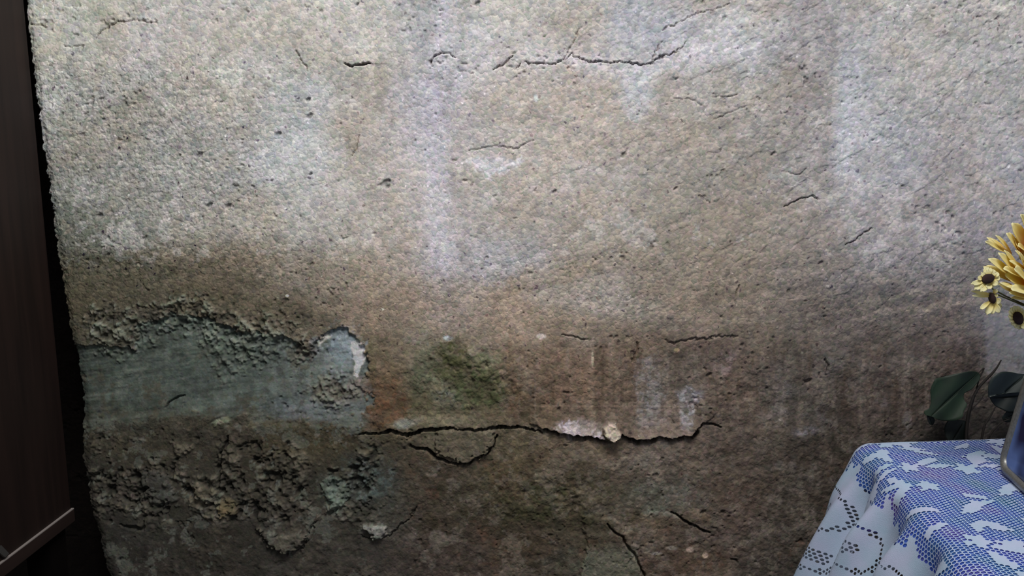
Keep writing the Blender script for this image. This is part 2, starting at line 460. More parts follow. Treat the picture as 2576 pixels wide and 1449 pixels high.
    tC = tC * (1 - tx) + lin((82, 88, 85)) * tx
    td = sstep(330, 180, PX)[:, None]
    tC = tC * (1 - 0.35 * td)  # darker towards the cupboard, its shade put into the colour
    tC = tC * np.clip(1 + 0.30 * nH + 0.18 * nB + 0.16 * nV + 0.10 * crumb2 + 0.16 * nA, 0.35, 1.9)[:, None]
    tb = (0.75 * sstep(0.25, 0.75, nA + 0.6 * crumb) + 0.5 * sstep(1000, 1075, PY))[:, None].clip(0, .85)
    tC = tC * (1 - tb) + lin((64, 62, 52)) * tb
    m = teal[:, None]
    C = C * (1 - m) + tC * m
    D -= 0.006 * teal * sstep(1060, 940, PY)
    GR *= 1 - 0.45 * teal
    D += teal * 0.0012 * nH
    for (cx, cy, rx, ry, rot, col, amt, soft) in [
        (860, 868, 44, 40, 0, (126,138,146), .8, .5), (840, 930, 34, 40, 0, (104,112,114), .5, .5),
        (790, 870, 18, 26, 0, (130,136,142), .5, .5), (880, 1050, 40, 20, 0, (98,102,94), .5, .5),
        (820, 990, 44, 38, 20, (78,72,62), .85, .4), (900, 975, 26, 26, 0, (96,88,84), .8, .4),
        (860, 1010, 40, 18, -20, (78,68,56), .6, .5), (765, 880, 24, 28, 0, (72,62,54), .8, .4),
        (560, 870, 70, 40, 0, (70,78,68), .4, .6), (620, 900, 26, 40, 0, (66,74,66), .5, .6),
        (800, 1030, 90, 26, 0, (104,112,116), .5, .6), (530, 960, 120, 40, 0, (70,78,74), .4, .6),
        (500, 1060, 90, 18, 0, (62,58,46), .5, .6), (720, 1068, 110, 10, 0, (76,72,54), .6, .6),
        (560, 1056, 18, 7, -14, (132,136,112), .85, .4),
    ]:
        mixc(blob(cx, cy, rx, ry, soft, rot, ns=(nA + nB + nC) * .8), col, amt)
    # the white scrape
    mixc(patch([(885, 862), (905, 858), (920, 880), (915, 905), (905, 925), (898, 950), (892, 945), (893, 910), (884, 890)], 4, 2.5), (206, 200, 190), .95)
    mixc(patch([(805, 850), (822, 842), (832, 850), (815, 862), (800, 868)], 4, 2.5), (164, 160, 154), .8)
    # --- the crumbling scab along its upper rim
    scab = np.clip(blob(560, 815, 170, 44, .4, 8, .5) + blob(450, 785, 80, 34, .4, -10, .5) + blob(650, 860, 80, 44, .4, 10, .6) + blob(570, 900, 50, 50, .5, 0, .6) * .6
                   + blob(300, 830, 70, 52, .4, 0, .5) + blob(760, 870, 34, 50, .4, 0, .5) + blob(830, 990, 56, 44, .4, 0, .5) + blob(250, 800, 40, 30, .4, 0, .5), 0, 1)
    D += scab * (0.0042 * crumb + 0.0026 * crumb2 + 0.002)
    k = scab * sstep(-0.1, 0.7, crumb + 0.4 * crumb2)
    mixc(k, (98, 104, 92), .6)
    k2 = scab * sstep(0.0, -0.8, crumb + 0.5 * crumb2)
    mixc(k2, (34, 36, 32), .55)

    # --- rough broken plaster low on the left
    low = sstep(1085, 1130, PY + 12 * nB) * (1 - sstep(880, 1060, PX + 40 * nA))
    c3 = fbm(PX, PY, 46, 4, 16, 0.62, sx=1.1, sy=0.8)
    hmask = sstep(-0.35, 0.1, nA) * (1 - 0.8 * sstep(1290, 1340, PY))
    D += low * hmask * (0.0050 * c3 + 0.0032 * crumb + 0.0012 * crumb2)
    C = C * (1 + low * hmask * (0.42 * c3 + 0.34 * crumb + 0.24 * crumb2)).clip(0.3, 2.4)[:, None]
    GR *= 1 - 0.25 * low
    kd = low * hmask * sstep(-0.25, -0.95, c3 + 0.8 * crumb + 0.3 * crumb2)
    mixc(kd, (22, 21, 18), .75)
    D -= 0.004 * kd
    kl = low * hmask * sstep(0.5, 1.0, c3 + 0.8 * crumb + 0.3 * crumb2)
    mixc(kl, (84, 80, 68), .5)
    gritty = sstep(1000, 300, PX) * sstep(100, 200, PY) * sstep(760, 640, PY) + 0.5 * sstep(560, 700, PY) * sstep(900, 760, PY)
    gk = gritty * sstep(0.15, 0.8, crumb2 + 0.5 * nC + 0.3 * nA)
    C = C * (1 - 0.22 * gk)[:, None]
    D -= 0.0009 * gk
    GR += 0.5 * gritty
    rough2 = sstep(820, 950, PY) * (1 - low) * (1 - teal)
    D += rough2 * (0.0012 * nA + 0.0008 * nB + 0.0005 * crumb)
    # moss lumps
    moss = np.clip(blob(1190, 960, 110, 80, .4) + blob(1370, 1260, 130, 60, .5) * .8 + blob(1100, 930, 60, 80, .5) * .6, 0, 1)
    D += moss * 0.0022 * crumb
    C = C * (1 + moss * (0.30 * crumb + 0.16 * crumb2)).clip(0.3, 2)[:, None]

    # --- general relief: bulges, slanting ridges, grit
    bulge = fbm(X, Z, 0.55, 3, 20)
    D += 0.010 * bulge * sstep(-1.1, -0.8, X)
    up_r = sstep(900, 1900, PX) * sstep(1000, 700, PY)
    ridge = 1 - np.abs(nR)
    D += (0.0002 + 0.0006 * up_r) * nR * 1.3 + 0.0005 * nA + 0.0003 * nB + 0.00015 * nC
    pit = sstep(1.12, 1.45, fbm(PX, PY, 13, 2, 22, .5) + .35 * fbm(PX, PY, 120, 2, 23))
    D -= pit * 0.0025
    C = C * (1 - 0.30 * pit)[:, None]
    # rough ledges on the upper wall
    step_n = fbm(PX, PY, 85, 5, 24, 0.6, sx=1.5, sy=0.7, rot=-0.5)
    D += 0.0012 * up_r * sstep(-0.06, 0.06, step_n)

    # --- runs, moss and lime over the lower wall
    dm = sstep(820, 900, PY)
    far = sstep(960, 1080, PX)
    n1 = fbm(PX, PY, 75, 5, 41, 0.65, sx=1.2, sy=0.9)
    n2 = fbm(PX, PY, 60, 5, 42, 0.65)
    run = fbm(PX, PY, 46, 5, 43, 0.6, sx=0.3, sy=3.2)
    mixc(dm * far * sstep(1260, 1340, PX) * sstep(1130, 1000, PY) * sstep(0.25, 0.8, run + 0.35 * nB), (62, 48, 38), .45)
    mixc(dm * far * sstep(1260, 1340, PX) * sstep(1130, 1000, PY) * sstep(0.35, 0.9, -run + 0.35 * nB), (124, 112, 102), .28)
    low2 = sstep(1110, 1180, PY) * far
    mixc(low2 * sstep(1900, 1500, PX) * sstep(0.05, 0.6, n1 + 0.3 * nB), (40, 37, 25), .55)
    mixc(low2 * sstep(0.30, 0.8, n2 + 0.4 * crumb), (102, 96, 88), .38)
    mixc(low2 * sstep(0.45, 0.9, -n2 + 0.3 * crumb2), (74, 52, 40), .40)
    mixc(moss * sstep(0.0, 0.5, n1 + 0.5 * crumb), (46, 50, 28), .55)
    mixc(moss * sstep(0.5, 0.9, -n1 + 0.5 * crumb2), (112, 116, 94), .40)
    rightlow = sstep(1880, 2050, PX) * sstep(900, 1100, PY)
    mixc(rightlow * sstep(0.1, 0.7, run + 0.3 * n1), (44, 40, 36), .5)
    mixc(rightlow * sstep(0.5, 0.9, n2 - 0.3 * run) * sstep(1250, 1050, PY), (116, 112, 112), .35)
    mixc(sstep(1050, 1500, PX) * sstep(560, 760, PY) * sstep(860, 780, PY) * sstep(0.1, 0.7, nH + 0.4 * nB), (140, 128, 116), .30)
    # --- cracks: (points, width, depth, lip)
    def seg_dist(pts, wob):
        x0, y0 = min(p[0] for p in pts) - 40, min(p[1] for p in pts) - 40
        x1, y1 = max(p[0] for p in pts) + 40, max(p[1] for p in pts) + 40
        idx = np.nonzero((PX > x0) & (PX < x1) & (PY > y0) & (PY < y1))[0]
        x = PX[idx] + wob * nB[idx] + wob * .6 * nC[idx]
        y = PY[idx] + wob * .8 * crumb[idx] + wob * .5 * crumb2[idx]
        best = np.full(len(idx), 1e9)
        side = np.zeros(len(idx))
        wloc = np.zeros(len(idx))
        for i in range(len(pts) - 1):
            a, b = pts[i], pts[i + 1]
            ex, ey = b[0] - a[0], b[1] - a[1]
            L2 = ex * ex + ey * ey
            t = np.clip(((x - a[0]) * ex + (y - a[1]) * ey) / L2, 0, 1)
            d = np.hypot(x - a[0] - t * ex, y - a[1] - t * ey)
            c = ((x - a[0]) * ey - (y - a[1]) * ex) / math.sqrt(L2)   # > 0 above a line drawn left to right
            nn = d < best
            best = np.where(nn, d, best)
            side = np.where(nn, c, side)
            wloc = np.where(nn, a[2] * (1 - t) + b[2] * t, wloc)
        return idx, best, side, wloc

    def crack(pts, depth=0.012, lip=0.0, wob=3.0, col=(24, 19, 16), fade=28.0, amt=.92):
        idx, d, side, w = seg_dist(pts, wob)
        thin = PY[idx] < 620
        k = 1 - sstep(w * np.where(thin, 0.22, 0.45), w * np.where(thin, 0.22, 0.45) + np.where(thin, 1.7, 2.2), d)
        k = k * (w > 0.3)
        D[idx] -= depth * k
        if lip:
            D[idx] += lip * np.exp(-np.abs(d) / fade) * (side > 0) * np.clip(w / 4, 0, 1)
        kk = (k * amt)[:, None]
        C[idx] = C[idx] * (1 - kk) + (lin(col)) * kk

    # the long crack over the damp band
    crack([(905, 1092, 2), (935, 1090, 3), (968, 1086, 6), (985, 1082, 8), (1005, 1090, 6), (1025, 1096, 8), (1045, 1088, 8), (1065, 1082, 10), (1090, 1080, 8), (1120, 1077, 4),
           (1150, 1080, 2), (1200, 1083, 5), (1230, 1079, 5), (1262, 1075, 6), (1315, 1077, 3), (1345, 1082, 1.2), (1365, 1088, 1)], 0.022, 0.004)
    crack([(1372, 1078, 7), (1395, 1086, 8), (1420, 1094, 8), (1440, 1099, 12), (1480, 1102, 13), (1510, 1107, 9), (1545, 1110, 5), (1562, 1092, 5), (1580, 1104, 11), (1600, 1112, 10),
           (1640, 1110, 11), (1655, 1100, 9), (1690, 1106, 9), (1715, 1097, 9), (1738, 1098, 9), (1748, 1088, 8), (1752, 1074, 4), (1768, 1062, 1.5)], 0.026, 0.012)
    crack([(1030, 1120, 2), (1045, 1128, 5), (1075, 1130, 6), (1088, 1142, 7), (1100, 1152, 6), (1125, 1162, 5), (1150, 1170, 6), (1180, 1166, 5), (1195, 1154, 4), (1225, 1142, 3),
           (1240, 1122, 3), (1250, 1098, 2)], 0.012, 0.002, 2.5)
    crack([(1768, 1062, 1.5), (1790, 1066, 3), (1812, 1072, 2)], 0.006, 0, 2)
    crack([(1690, 1290, 2), (1715, 1308, 4), (1755, 1328, 3), (1775, 1340, 3), (1786, 1344, 1)], 0.008, 0.002, 2)
    crack([(1530, 1318, 2), (1545, 1340, 3), (1566, 1352, 3), (1572, 1370, 5), (1600, 1400, 4), (1612, 1430, 4), (1625, 1460, 4)], 0.009, 0.0, 2, (40, 30, 24))
    crack([(1840, 1410, 1), (1852, 1411, 3), (1858, 1418, 1)], 0.004, 0, 1)
    crack([(1415, 842, 1), (1450, 850, 2.5), (1480, 852, 1)], 0.003, 0.003, 4, (96, 82, 70), amt=.6)
    crack([(1670, 852, 1), (1695, 858, 3), (1725, 854, 3), (1765, 850, 3.5), (1788, 842, 3), (1830, 843, 1.5), (1850, 845, 1)], 0.003, 0.003, 6, (72, 62, 54), amt=.5)
    # upper cracks
    crack([(866, 158, 2), (884, 165, 5), (905, 160, 6), (930, 160, 3)], 0.007, 0.003, 3.5, (70, 58, 58))
    crack([(1082, 160, 4), (1090, 142, 5), (1108, 133, 4), (1128, 132, 2), (1146, 146, 1)], 0.005, 0, 2.5, (96, 82, 84), amt=.6)
    crack([(1240, 174, 2), (1262, 162, 5), (1278, 150, 7), (1290, 138, 5)], 0.005, 0, 3, (96, 82, 82), amt=.6)
    crack([(1296, 170, 2), (1310, 160, 4)], 0.006, 0, 3, (92, 80, 80), amt=.7)
    crack([(1320, 156, 1.5), (1352, 162, 3), (1400, 158, 3), (1430, 145, 3), (1440, 132, 2), (1450, 144, 3), (1480, 154, 3.5), (1530, 156, 4), (1580, 156, 3.5), (1612, 162, 4), (1640, 154, 4),
           (1662, 138, 4), (1700, 130, 3.5), (1722, 116, 3), (1730, 100, 1)], 0.0045, 0.002, 5, (98, 86, 86), amt=.65)
    crack([(1420, 148, 1.5), (1434, 120, 3), (1450, 92, 2), (1462, 64, 1)], 0.004, 0, 3, (120, 106, 100), amt=.6)
    crack([(1640, 152, 1), (1655, 126, 2.5), (1668, 100, 1)], 0.004, 0, 3, (120, 106, 100), amt=.6)
    crack([(1668, 72, 2.5), (1700, 62, 2.5), (1735, 40, 2), (1800, 20, 2), (1840, 4, 2)], 0.004, 0, 4, (120, 108, 104), amt=.55)
    crack([(240, 98, 1.5), (252, 82, 3), (275, 68, 3.5), (300, 58, 3.5), (355, 54, 2.5), (400, 58, 1)], 0.003, 0.001, 4, (92, 82, 74), amt=.7)
    crack([(165, 116, 1), (185, 120, 2), (215, 114, 1)], 0.004, 0, 2, (110, 104, 92), amt=.6)
    crack([(76, 60, 2), (105, 64, 2), (120, 72, 1)], 0.004, 0, 2, (100, 98, 82), amt=.6)
    crack([(745, 128, 2), (760, 152, 2.5), (775, 180, 1.5)], 0.004, 0, 3, (112, 100, 88), amt=.6)
    crack([(1180, 378, 1), (1240, 366, 2.5), (1300, 372, 2), (1345, 352, 1)], 0.003, 0.001, 3, (134, 122, 116), amt=.5)
    crack([(900, 340, 1), (896, 372, 3), (884, 392, 1)], 0.004, 0, 2, (110, 96, 84), amt=.6)
    crack([(1795, 244, 1), (1830, 242, 3), (1860, 238, 1)], 0.004, 0, 2, (104, 94, 92), amt=.7)
    crack([(1800, 300, 1), (1840, 282, 2), (1880, 268, 1)], 0.003, 0, 3, (116, 106, 102), amt=.6)
    crack([(1700, 246, 1), (1750, 250, 2), (1770, 262, 1)], 0.003, 0, 3, (120, 110, 104), amt=.5)
    crack([(1975, 520, 1), (2015, 500, 3), (2045, 492, 4), (2060, 502, 1)], 0.005, 0.001, 3, (98, 90, 86), amt=.7)
    crack([(1970, 432, 1), (2010, 440, 2), (2035, 424, 1)], 0.003, 0, 3, (110, 102, 98), amt=.6)
    crack([(2120, 618, 1), (2150, 602, 3), (2192, 574, 3)], 0.005, 0, 3, (84, 78, 80), amt=.7)
    crack([(1845, 740, 1.5), (1852, 724, 3), (1858, 716, 1)], 0.004, 0, 2, (66, 56, 50), amt=.6)
    crack([(1590, 908, 2), (1602, 880, 4), (1600, 860, 2)], 0.004, 0, 2, (74, 58, 46), amt=.6)
    crack([(2068, 900, 2), (2078, 916, 3), (2074, 930, 2)], 0.005, 0, 3, (56, 52, 50), amt=.6)
    crack([(415, 1026, 2), (425, 1012, 3), (445, 1000, 3), (465, 994, 1)], 0.005, 0.001, 2, (44, 46, 42), amt=.7)
    crack([(575, 1098, 3), (570, 1115, 5), (560, 1130, 3), (556, 1170, 2), (552, 1230, 2)], 0.008, 0, 3, (24, 22, 20), amt=.8)
    crack([(355, 1240, 2), (370, 1222, 8), (355, 1232, 4)], 0.008, 0, 3, (20, 20, 18), amt=.8)
    crack([(655, 1340, 2), (690, 1380, 4), (720, 1392, 4), (750, 1380, 5), (775, 1350, 3), (790, 1318, 3)], 0.005, 0.004, 9, (26, 24, 22), amt=.5)
    crack([(300, 1320, 2), (330, 1328, 7), (360, 1335, 6), (362, 1312, 3)], 0.006, 0, 3, (26, 26, 22), amt=.6)
    crack([(905, 1350, 2), (950, 1358, 3), (985, 1352, 3), (1000, 1330, 3), (1030, 1310, 2), (1046, 1275, 2)], 0.004, 0.002, 5, (34, 30, 27), amt=.5)
    # ledges and small scars with dark undersides
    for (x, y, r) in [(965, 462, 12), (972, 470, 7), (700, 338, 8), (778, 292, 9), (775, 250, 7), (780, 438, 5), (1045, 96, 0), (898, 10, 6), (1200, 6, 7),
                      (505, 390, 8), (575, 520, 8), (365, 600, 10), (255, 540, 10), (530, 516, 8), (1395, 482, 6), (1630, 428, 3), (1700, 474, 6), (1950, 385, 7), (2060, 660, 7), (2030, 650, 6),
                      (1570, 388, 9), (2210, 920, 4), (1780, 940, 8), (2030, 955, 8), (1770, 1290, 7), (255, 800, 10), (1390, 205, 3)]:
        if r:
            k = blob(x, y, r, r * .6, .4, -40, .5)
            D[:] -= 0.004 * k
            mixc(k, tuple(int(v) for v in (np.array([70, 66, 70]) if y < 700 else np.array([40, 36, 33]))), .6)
    # pale mineral spots
    for (x, y, rx, ry, col) in [(1349, 246, 6, 9, (232, 228, 232)), (723, 744, 4, 3, (190, 190, 160)), (962, 778, 5, 3, (170, 170, 150)), (1362, 846, 12, 7, (170, 156, 150)),
                                (1395, 617, 5, 3, (200, 186, 170)), (1738, 1386, 8, 6, (142, 124, 114)), (1775, 1400, 7, 8, (150, 130, 116)), (1650, 1395, 16, 4, (120, 114, 108)), (1690, 1382, 14, 5, (118, 112, 106)),
                                (1490, 900, 3, 20, (150, 140, 120)), (1700, 878, 6, 4, (150, 130, 100)), (2012, 884, 3, 3, (120, 116, 104))]:
        mixc(blob(x, y, rx, ry, .3, 0, .3), col, .9)
    mixc(blob(1680, 1085, 70, 16, .5, -8), (112, 98, 88), .5)
    # white salt bloom along the crack's upper lip
    salt = patch([(1378, 1076), (1400, 1066), (1430, 1050), (1470, 1060), (1500, 1080), (1530, 1098), (1500, 1102), (1460, 1092), (1430, 1088), (1405, 1078)], 9, 3)
    mixc(salt * sstep(-.5, .3, crumb + nB), (166, 158, 166), .85)
    mixc(blob(1440, 1085, 30, 16, .4), (168, 160, 168), .5)
    ch = patch([(1519, 1075), (1530, 1064), (1548, 1063), (1552, 1078), (1562, 1088), (1560, 1103), (1545, 1109), (1528, 1100), (1518, 1090)], 3, 2)
    D += 0.014 * ch + 0.002 * ch * crumb
    mixc(ch, (168, 152, 136), .95)
    mixc(blob(1460, 1075, 50, 22, .4), (150, 138, 134), .55)
    mixc(blob(1020, 1062, 34, 12, .4, -10), (132, 138, 132), .6)
    mixc(blob(1120, 1056, 110, 16, .5), (112, 104, 84), .6)
    for pts, col_, h_ in [([(655, 1325), (700, 1345), (750, 1335), (775, 1350), (745, 1378), (715, 1390), (690, 1372), (668, 1350)], (74, 71, 62), .007),
                     ([(905, 1325), (930, 1318), (960, 1322), (975, 1340), (958, 1352), (920, 1350)], (104, 104, 98), .008),
                     ([(820, 1205), (850, 1196), (876, 1215), (872, 1250), (850, 1290), (832, 1285), (815, 1240)], (80, 90, 82), .004),
                     ([(545, 1262), (585, 1250), (598, 1275), (575, 1298), (548, 1290)], (86, 76, 54), .006),
                     ([(490, 1220), (540, 1232), (548, 1256), (515, 1262), (490, 1245)], (74, 68, 56), .005),
                     ([(360, 1180), (430, 1190), (440, 1260), (400, 1275), (360, 1250)], (58, 58, 54), .004),
                     ([(1100, 1082), (1180, 1085), (1240, 1082), (1238, 1120), (1210, 1145), (1170, 1162), (1120, 1150), (1090, 1125)], (82, 76, 62), .006)]:
        k_ = patch(pts, 10, 3)
        D += h_ * k_
        mixc(k_ * (.55 + .45 * sstep(-.6, .4, crumb + nB)), col_, .8)
    # shed plaster plates low on the right
    pl = patch([(1470, 1300), (1560, 1312), (1600, 1380), (1615, 1449), (1640, 1500), (1440, 1500), (1470, 1420), (1478, 1360)], 6, 3)
    D += pl * 0.005
    mixc(pl * sstep(1360, 1400, PY), (88, 90, 78), .6)
    # the smoother patched area at the far right edge
    rp = patch([(2466, 790), (2700, 760), (2700, 960), (2540, 965), (2475, 930)], 5, 8)
    mixc(rp, (104, 104, 108), .55)
    GR *= 1 - 0.6 * rp
    grey_low = patch([(2330, 1060), (2480, 960), (2700, 940), (2700, 1200), (2320, 1200)], 10, 14)
    mixc(grey_low, (64, 60, 58), .6)

    # crisp flakes of lime wash and dark damp between them
    fl1 = fbm(PX, PY, 34, 4, 51, 0.7)
    fl2 = fbm(PX, PY, 120, 3, 52, 0.6)
    mixc(sstep(700, 780, PY) * sstep(1000, 850, PX) * sstep(0.15, 0.30, fl1 - 0.3 * fl2), (38, 38, 32), .30)
    mixc(sstep(780, 850, PY) * sstep(1000, 850, PX) * sstep(0.42, 0.55, -fl1 + 0.4 * fl2), (92, 96, 88), .30)
    mixc(sstep(700, 600, PY) * sstep(0.40, 0.55, fl1 + 0.8 * fl2), (190, 188, 188), .22)
    mixc(sstep(700, 600, PY) * sstep(0.45, 0.60, -fl1 - 0.8 * fl2), (138, 128, 116), .26)
    mixc(sstep(1100, 1200, PX) * sstep(700, 900, PY) * sstep(0.42, 0.55, fl1 + 0.5 * fl2), (112, 104, 94), .22)
    mixc(sstep(1100, 1200, PX) * sstep(700, 900, PY) * sstep(0.42, 0.55, -fl1 + 0.5 * fl2), (58, 50, 42), .28)
    # --- cupboard's shade: beyond this edge the wall is pushed back and painted near-black
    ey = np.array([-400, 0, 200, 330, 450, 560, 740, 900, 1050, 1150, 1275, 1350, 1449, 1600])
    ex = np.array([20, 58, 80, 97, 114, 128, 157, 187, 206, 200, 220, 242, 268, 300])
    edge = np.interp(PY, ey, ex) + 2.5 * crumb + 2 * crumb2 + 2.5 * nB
    cup_shade = sstep(4, -4, PX - edge)
    D -= 0.22 * cup_shade
    mixc(cup_shade, (20, 16, 14), 1.0)
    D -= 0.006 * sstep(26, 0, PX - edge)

    # --- divide out the smooth light fit; shade by the cupboard stays in the colour
    u = np.clip((PX - 1288) / 1288, -1.15, 1.15)
    v = np.clip((PY - 724.5) / 724.5, -1.15, 1.15)
    Ls = LIGHT_FIT
    e = np.zeros((len(X), 3))
    i = 0
    for a in range(4):
        for b in range(4 - a):
            e += (u ** a * v ** b)[:, None] * np.array(Ls[i])[None, :]
            i += 1
    E = np.exp(e) * 2 ** EXPO
    gl = (C @ np.array([.2126, .7152, .0722]))[:, None]
    C = gl + (C - gl) * SAT
    if WALL_TEST:
        C = np.full_like(C, 0.5)
    else:
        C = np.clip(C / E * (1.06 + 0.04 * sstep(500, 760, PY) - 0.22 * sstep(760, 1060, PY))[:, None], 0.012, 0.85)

    # --- mesh
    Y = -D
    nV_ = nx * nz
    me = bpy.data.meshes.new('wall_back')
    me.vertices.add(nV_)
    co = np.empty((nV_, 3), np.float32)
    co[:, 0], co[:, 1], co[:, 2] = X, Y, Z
    me.vertices.foreach_set('co', co.ravel())
    ii = np.arange(nV_, dtype=np.int32).reshape(nz, nx)
    q = np.stack([ii[:-1, :-1], ii[:-1, 1:], ii[1:, 1:], ii[1:, :-1]], axis=-1).reshape(-1, 4)
    nf = len(q)
    me.loops.add(nf * 4)
    me.loops.foreach_set('vertex_index', q.ravel())
    me.polygons.add(nf)
    me.polygons.foreach_set('loop_start', np.arange(nf, dtype=np.int32) * 4)
    me.polygons.foreach_set('use_smooth', np.ones(nf, bool))
    me.update(calc_edges=True)
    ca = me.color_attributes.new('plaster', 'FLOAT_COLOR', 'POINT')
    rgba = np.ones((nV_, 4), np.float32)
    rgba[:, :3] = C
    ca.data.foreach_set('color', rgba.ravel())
    ga = me.attributes.new('grit', 'FLOAT', 'POINT')
    ga.data.foreach_set('value', GR.astype(np.float32))
    o = bpy.data.objects.new('wall_back', me)
    COL.objects.link(o)
    tag(o, kind='structure')

    m, nt, b = new_mat('old_plaster', rough=0.92, spec=0.25)
    N, L = nt.nodes, nt.links

    def node(t, **kw):
        n = N.new(t)
        for k_, v_ in kw.items():
            setattr(n, k_, v_)
        return n

    def math_(op, a_, b_=None, c_=None, clamp=False):
        n = node('ShaderNodeMath', operation=op, use_clamp=clamp)
        for i_, s in enumerate((a_, b_, c_)):
            if s is None:
                continue
            if isinstance(s, (int, float)):
                n.inputs[i_].default_value = s
            else:
                L.new(s, n.inputs[i_])
        return n.outputs[0]
    if True:
        at = node('ShaderNodeAttribute', attribute_name='plaster')
        gr = node('ShaderNodeAttribute', attribute_name='grit')
        tc = node('ShaderNodeTexCoord')
        # a little distortion so that the grains are not round
        dn = node('ShaderNodeTexNoise')
        dn.inputs['Scale'].default_value = 110
        dn.inputs['Detail'].default_value = 2
        L.new(tc.outputs['Object'], dn.inputs['Vector'])
        sub = node('ShaderNodeVectorMath', operation='SUBTRACT')
        L.new(dn.outputs['Color'], sub.inputs[0])
        sub.inputs[1].default_value = (.5, .5, .5)
        scl = node('ShaderNodeVectorMath', operation='SCALE')
        L.new(sub.outputs[0], scl.inputs[0])
        scl.inputs['Scale'].default_value = 0.010
        add = node('ShaderNodeVectorMath', operation='ADD')
        L.new(tc.outputs['Object'], add.inputs[0])
        L.new(scl.outputs[0], add.inputs[1])
        v1 = node('ShaderNodeTexVoronoi')
        v1.inputs['Scale'].default_value = 165
        L.new(add.outputs[0], v1.inputs['Vector'])
        v2 = node('ShaderNodeTexVoronoi')
        v2.inputs['Scale'].default_value = 75
        L.new(add.outputs[0], v2.inputs['Vector'])
        bw1 = node('ShaderNodeSeparateColor')
        L.new(v1.outputs['Color'], bw1.inputs[0])
        bw2 = node('ShaderNodeSeparateColor')
        L.new(v2.outputs['Color'], bw2.inputs[0])
        f1 = math_('MULTIPLY_ADD', bw1.outputs[0], 0.34, 0.83)
        f2 = math_('MULTIPLY_ADD', bw2.outputs[0], 0.22, 0.89)
        f12 = math_('MULTIPLY', f1, f2)
        # dark grains (few) and glints (fewer)
        dark = math_('LESS_THAN', bw1.outputs[1], 0.022)
        core = math_('LESS_THAN', v1.outputs['Distance'], 0.42)
        dk = math_('MULTIPLY', math_('MULTIPLY', dark, core), 0.42)
        f3 = math_('SUBTRACT', f12, dk)
        glint = math_('MULTIPLY', math_('GREATER_THAN', bw1.outputs[2], 0.985), math_('LESS_THAN', v1.outputs['Distance'], 0.3))
        f4 = math_('MULTIPLY_ADD', glint, 0.55, f3)
        dev = math_('SUBTRACT', f4, 1.0)
        f5 = math_('MULTIPLY_ADD', dev, gr.outputs['Fac'], 1.0)
        cv = node('ShaderNodeVectorMath', operation='SUBTRACT')
        L.new(v1.outputs['Color'], cv.inputs[0])
        cv.inputs[1].default_value = (.5, .5, .5)
        cv2 = node('ShaderNodeVectorMath', operation='SCALE')
        L.new(cv.outputs[0], cv2.inputs[0])
        cv2.inputs['Scale'].default_value = 0.12
        cx_ = node('ShaderNodeCombineXYZ')
        for i_ in range(3):
            L.new(f5, cx_.inputs[i_])
        cv3 = node('ShaderNodeVectorMath', operation='ADD')
        L.new(cx_.outputs[0], cv3.inputs[0])
        L.new(cv2.outputs[0], cv3.inputs[1])
        mul = node('ShaderNodeVectorMath', operation='MULTIPLY')
        L.new(at.outputs['Color'], mul.inputs[0])
        L.new(cv3.outputs[0], mul.inputs[1])
        if not WALL_TEST:
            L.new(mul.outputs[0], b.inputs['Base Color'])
        else:
            b.inputs['Base Color'].default_value = (.5, .5, .5, 1)
        n3 = node('ShaderNodeTexNoise')
        n3.inputs['Scale'].default_value = 260
        n3.inputs['Detail'].default_value = 3
        L.new(tc.outputs['Object'], n3.inputs['Vector'])
        h1 = math_('MULTIPLY', v1.outputs['Distance'], -0.9)
        h2 = math_('MULTIPLY_ADD', v2.outputs['Distance'], -0.35, h1)
        h3 = math_('MULTIPLY_ADD', n3.outputs['Fac'], 0.5, h2)
        h4 = math_('MULTIPLY_ADD', bw1.outputs[1], 0.5, h3)
        bp = node('ShaderNodeBump')
        bp.inputs['Distance'].default_value = 0.0015
        st = math_('MULTIPLY', gr.outputs['Fac'], 0.6)
        L.new(st, bp.inputs['Strength'])
        L.new(h4, bp.inputs['Height'])
        L.new(bp.outputs[0], b.inputs['Normal'])
    me.materials.append(m)
    return o


build_wall()

# ------------------------------------------------------------------ floor
def build_floor():
    m, nt, b = new_mat('worn_cement', (0.10, 0.09, 0.08), 0.9)
    n = nt.nodes.new('ShaderNodeTexNoise')
    n.inputs['Scale'].default_value = 5
    n.inputs['Detail'].default_value = 8
    r = nt.nodes.new('ShaderNodeValToRGB')
    r.color_ramp.elements[0].position = 0.3
    r.color_ramp.elements[0].color = (0.06, 0.055, 0.05, 1)
    r.color_ramp.elements[1].position = 0.7
    r.color_ramp.elements[1].color = (0.14, 0.13, 0.115, 1)
    nt.links.new(n.outputs['Fac'], r.inputs[0])
    nt.links.new(r.outputs[0], b.inputs['Base Color'])
    o = box('floor', (-2.2, -2.6, -0.06), (2.4, 0.25, 0.0), m)
    tag(o, kind='structure')


build_floor()


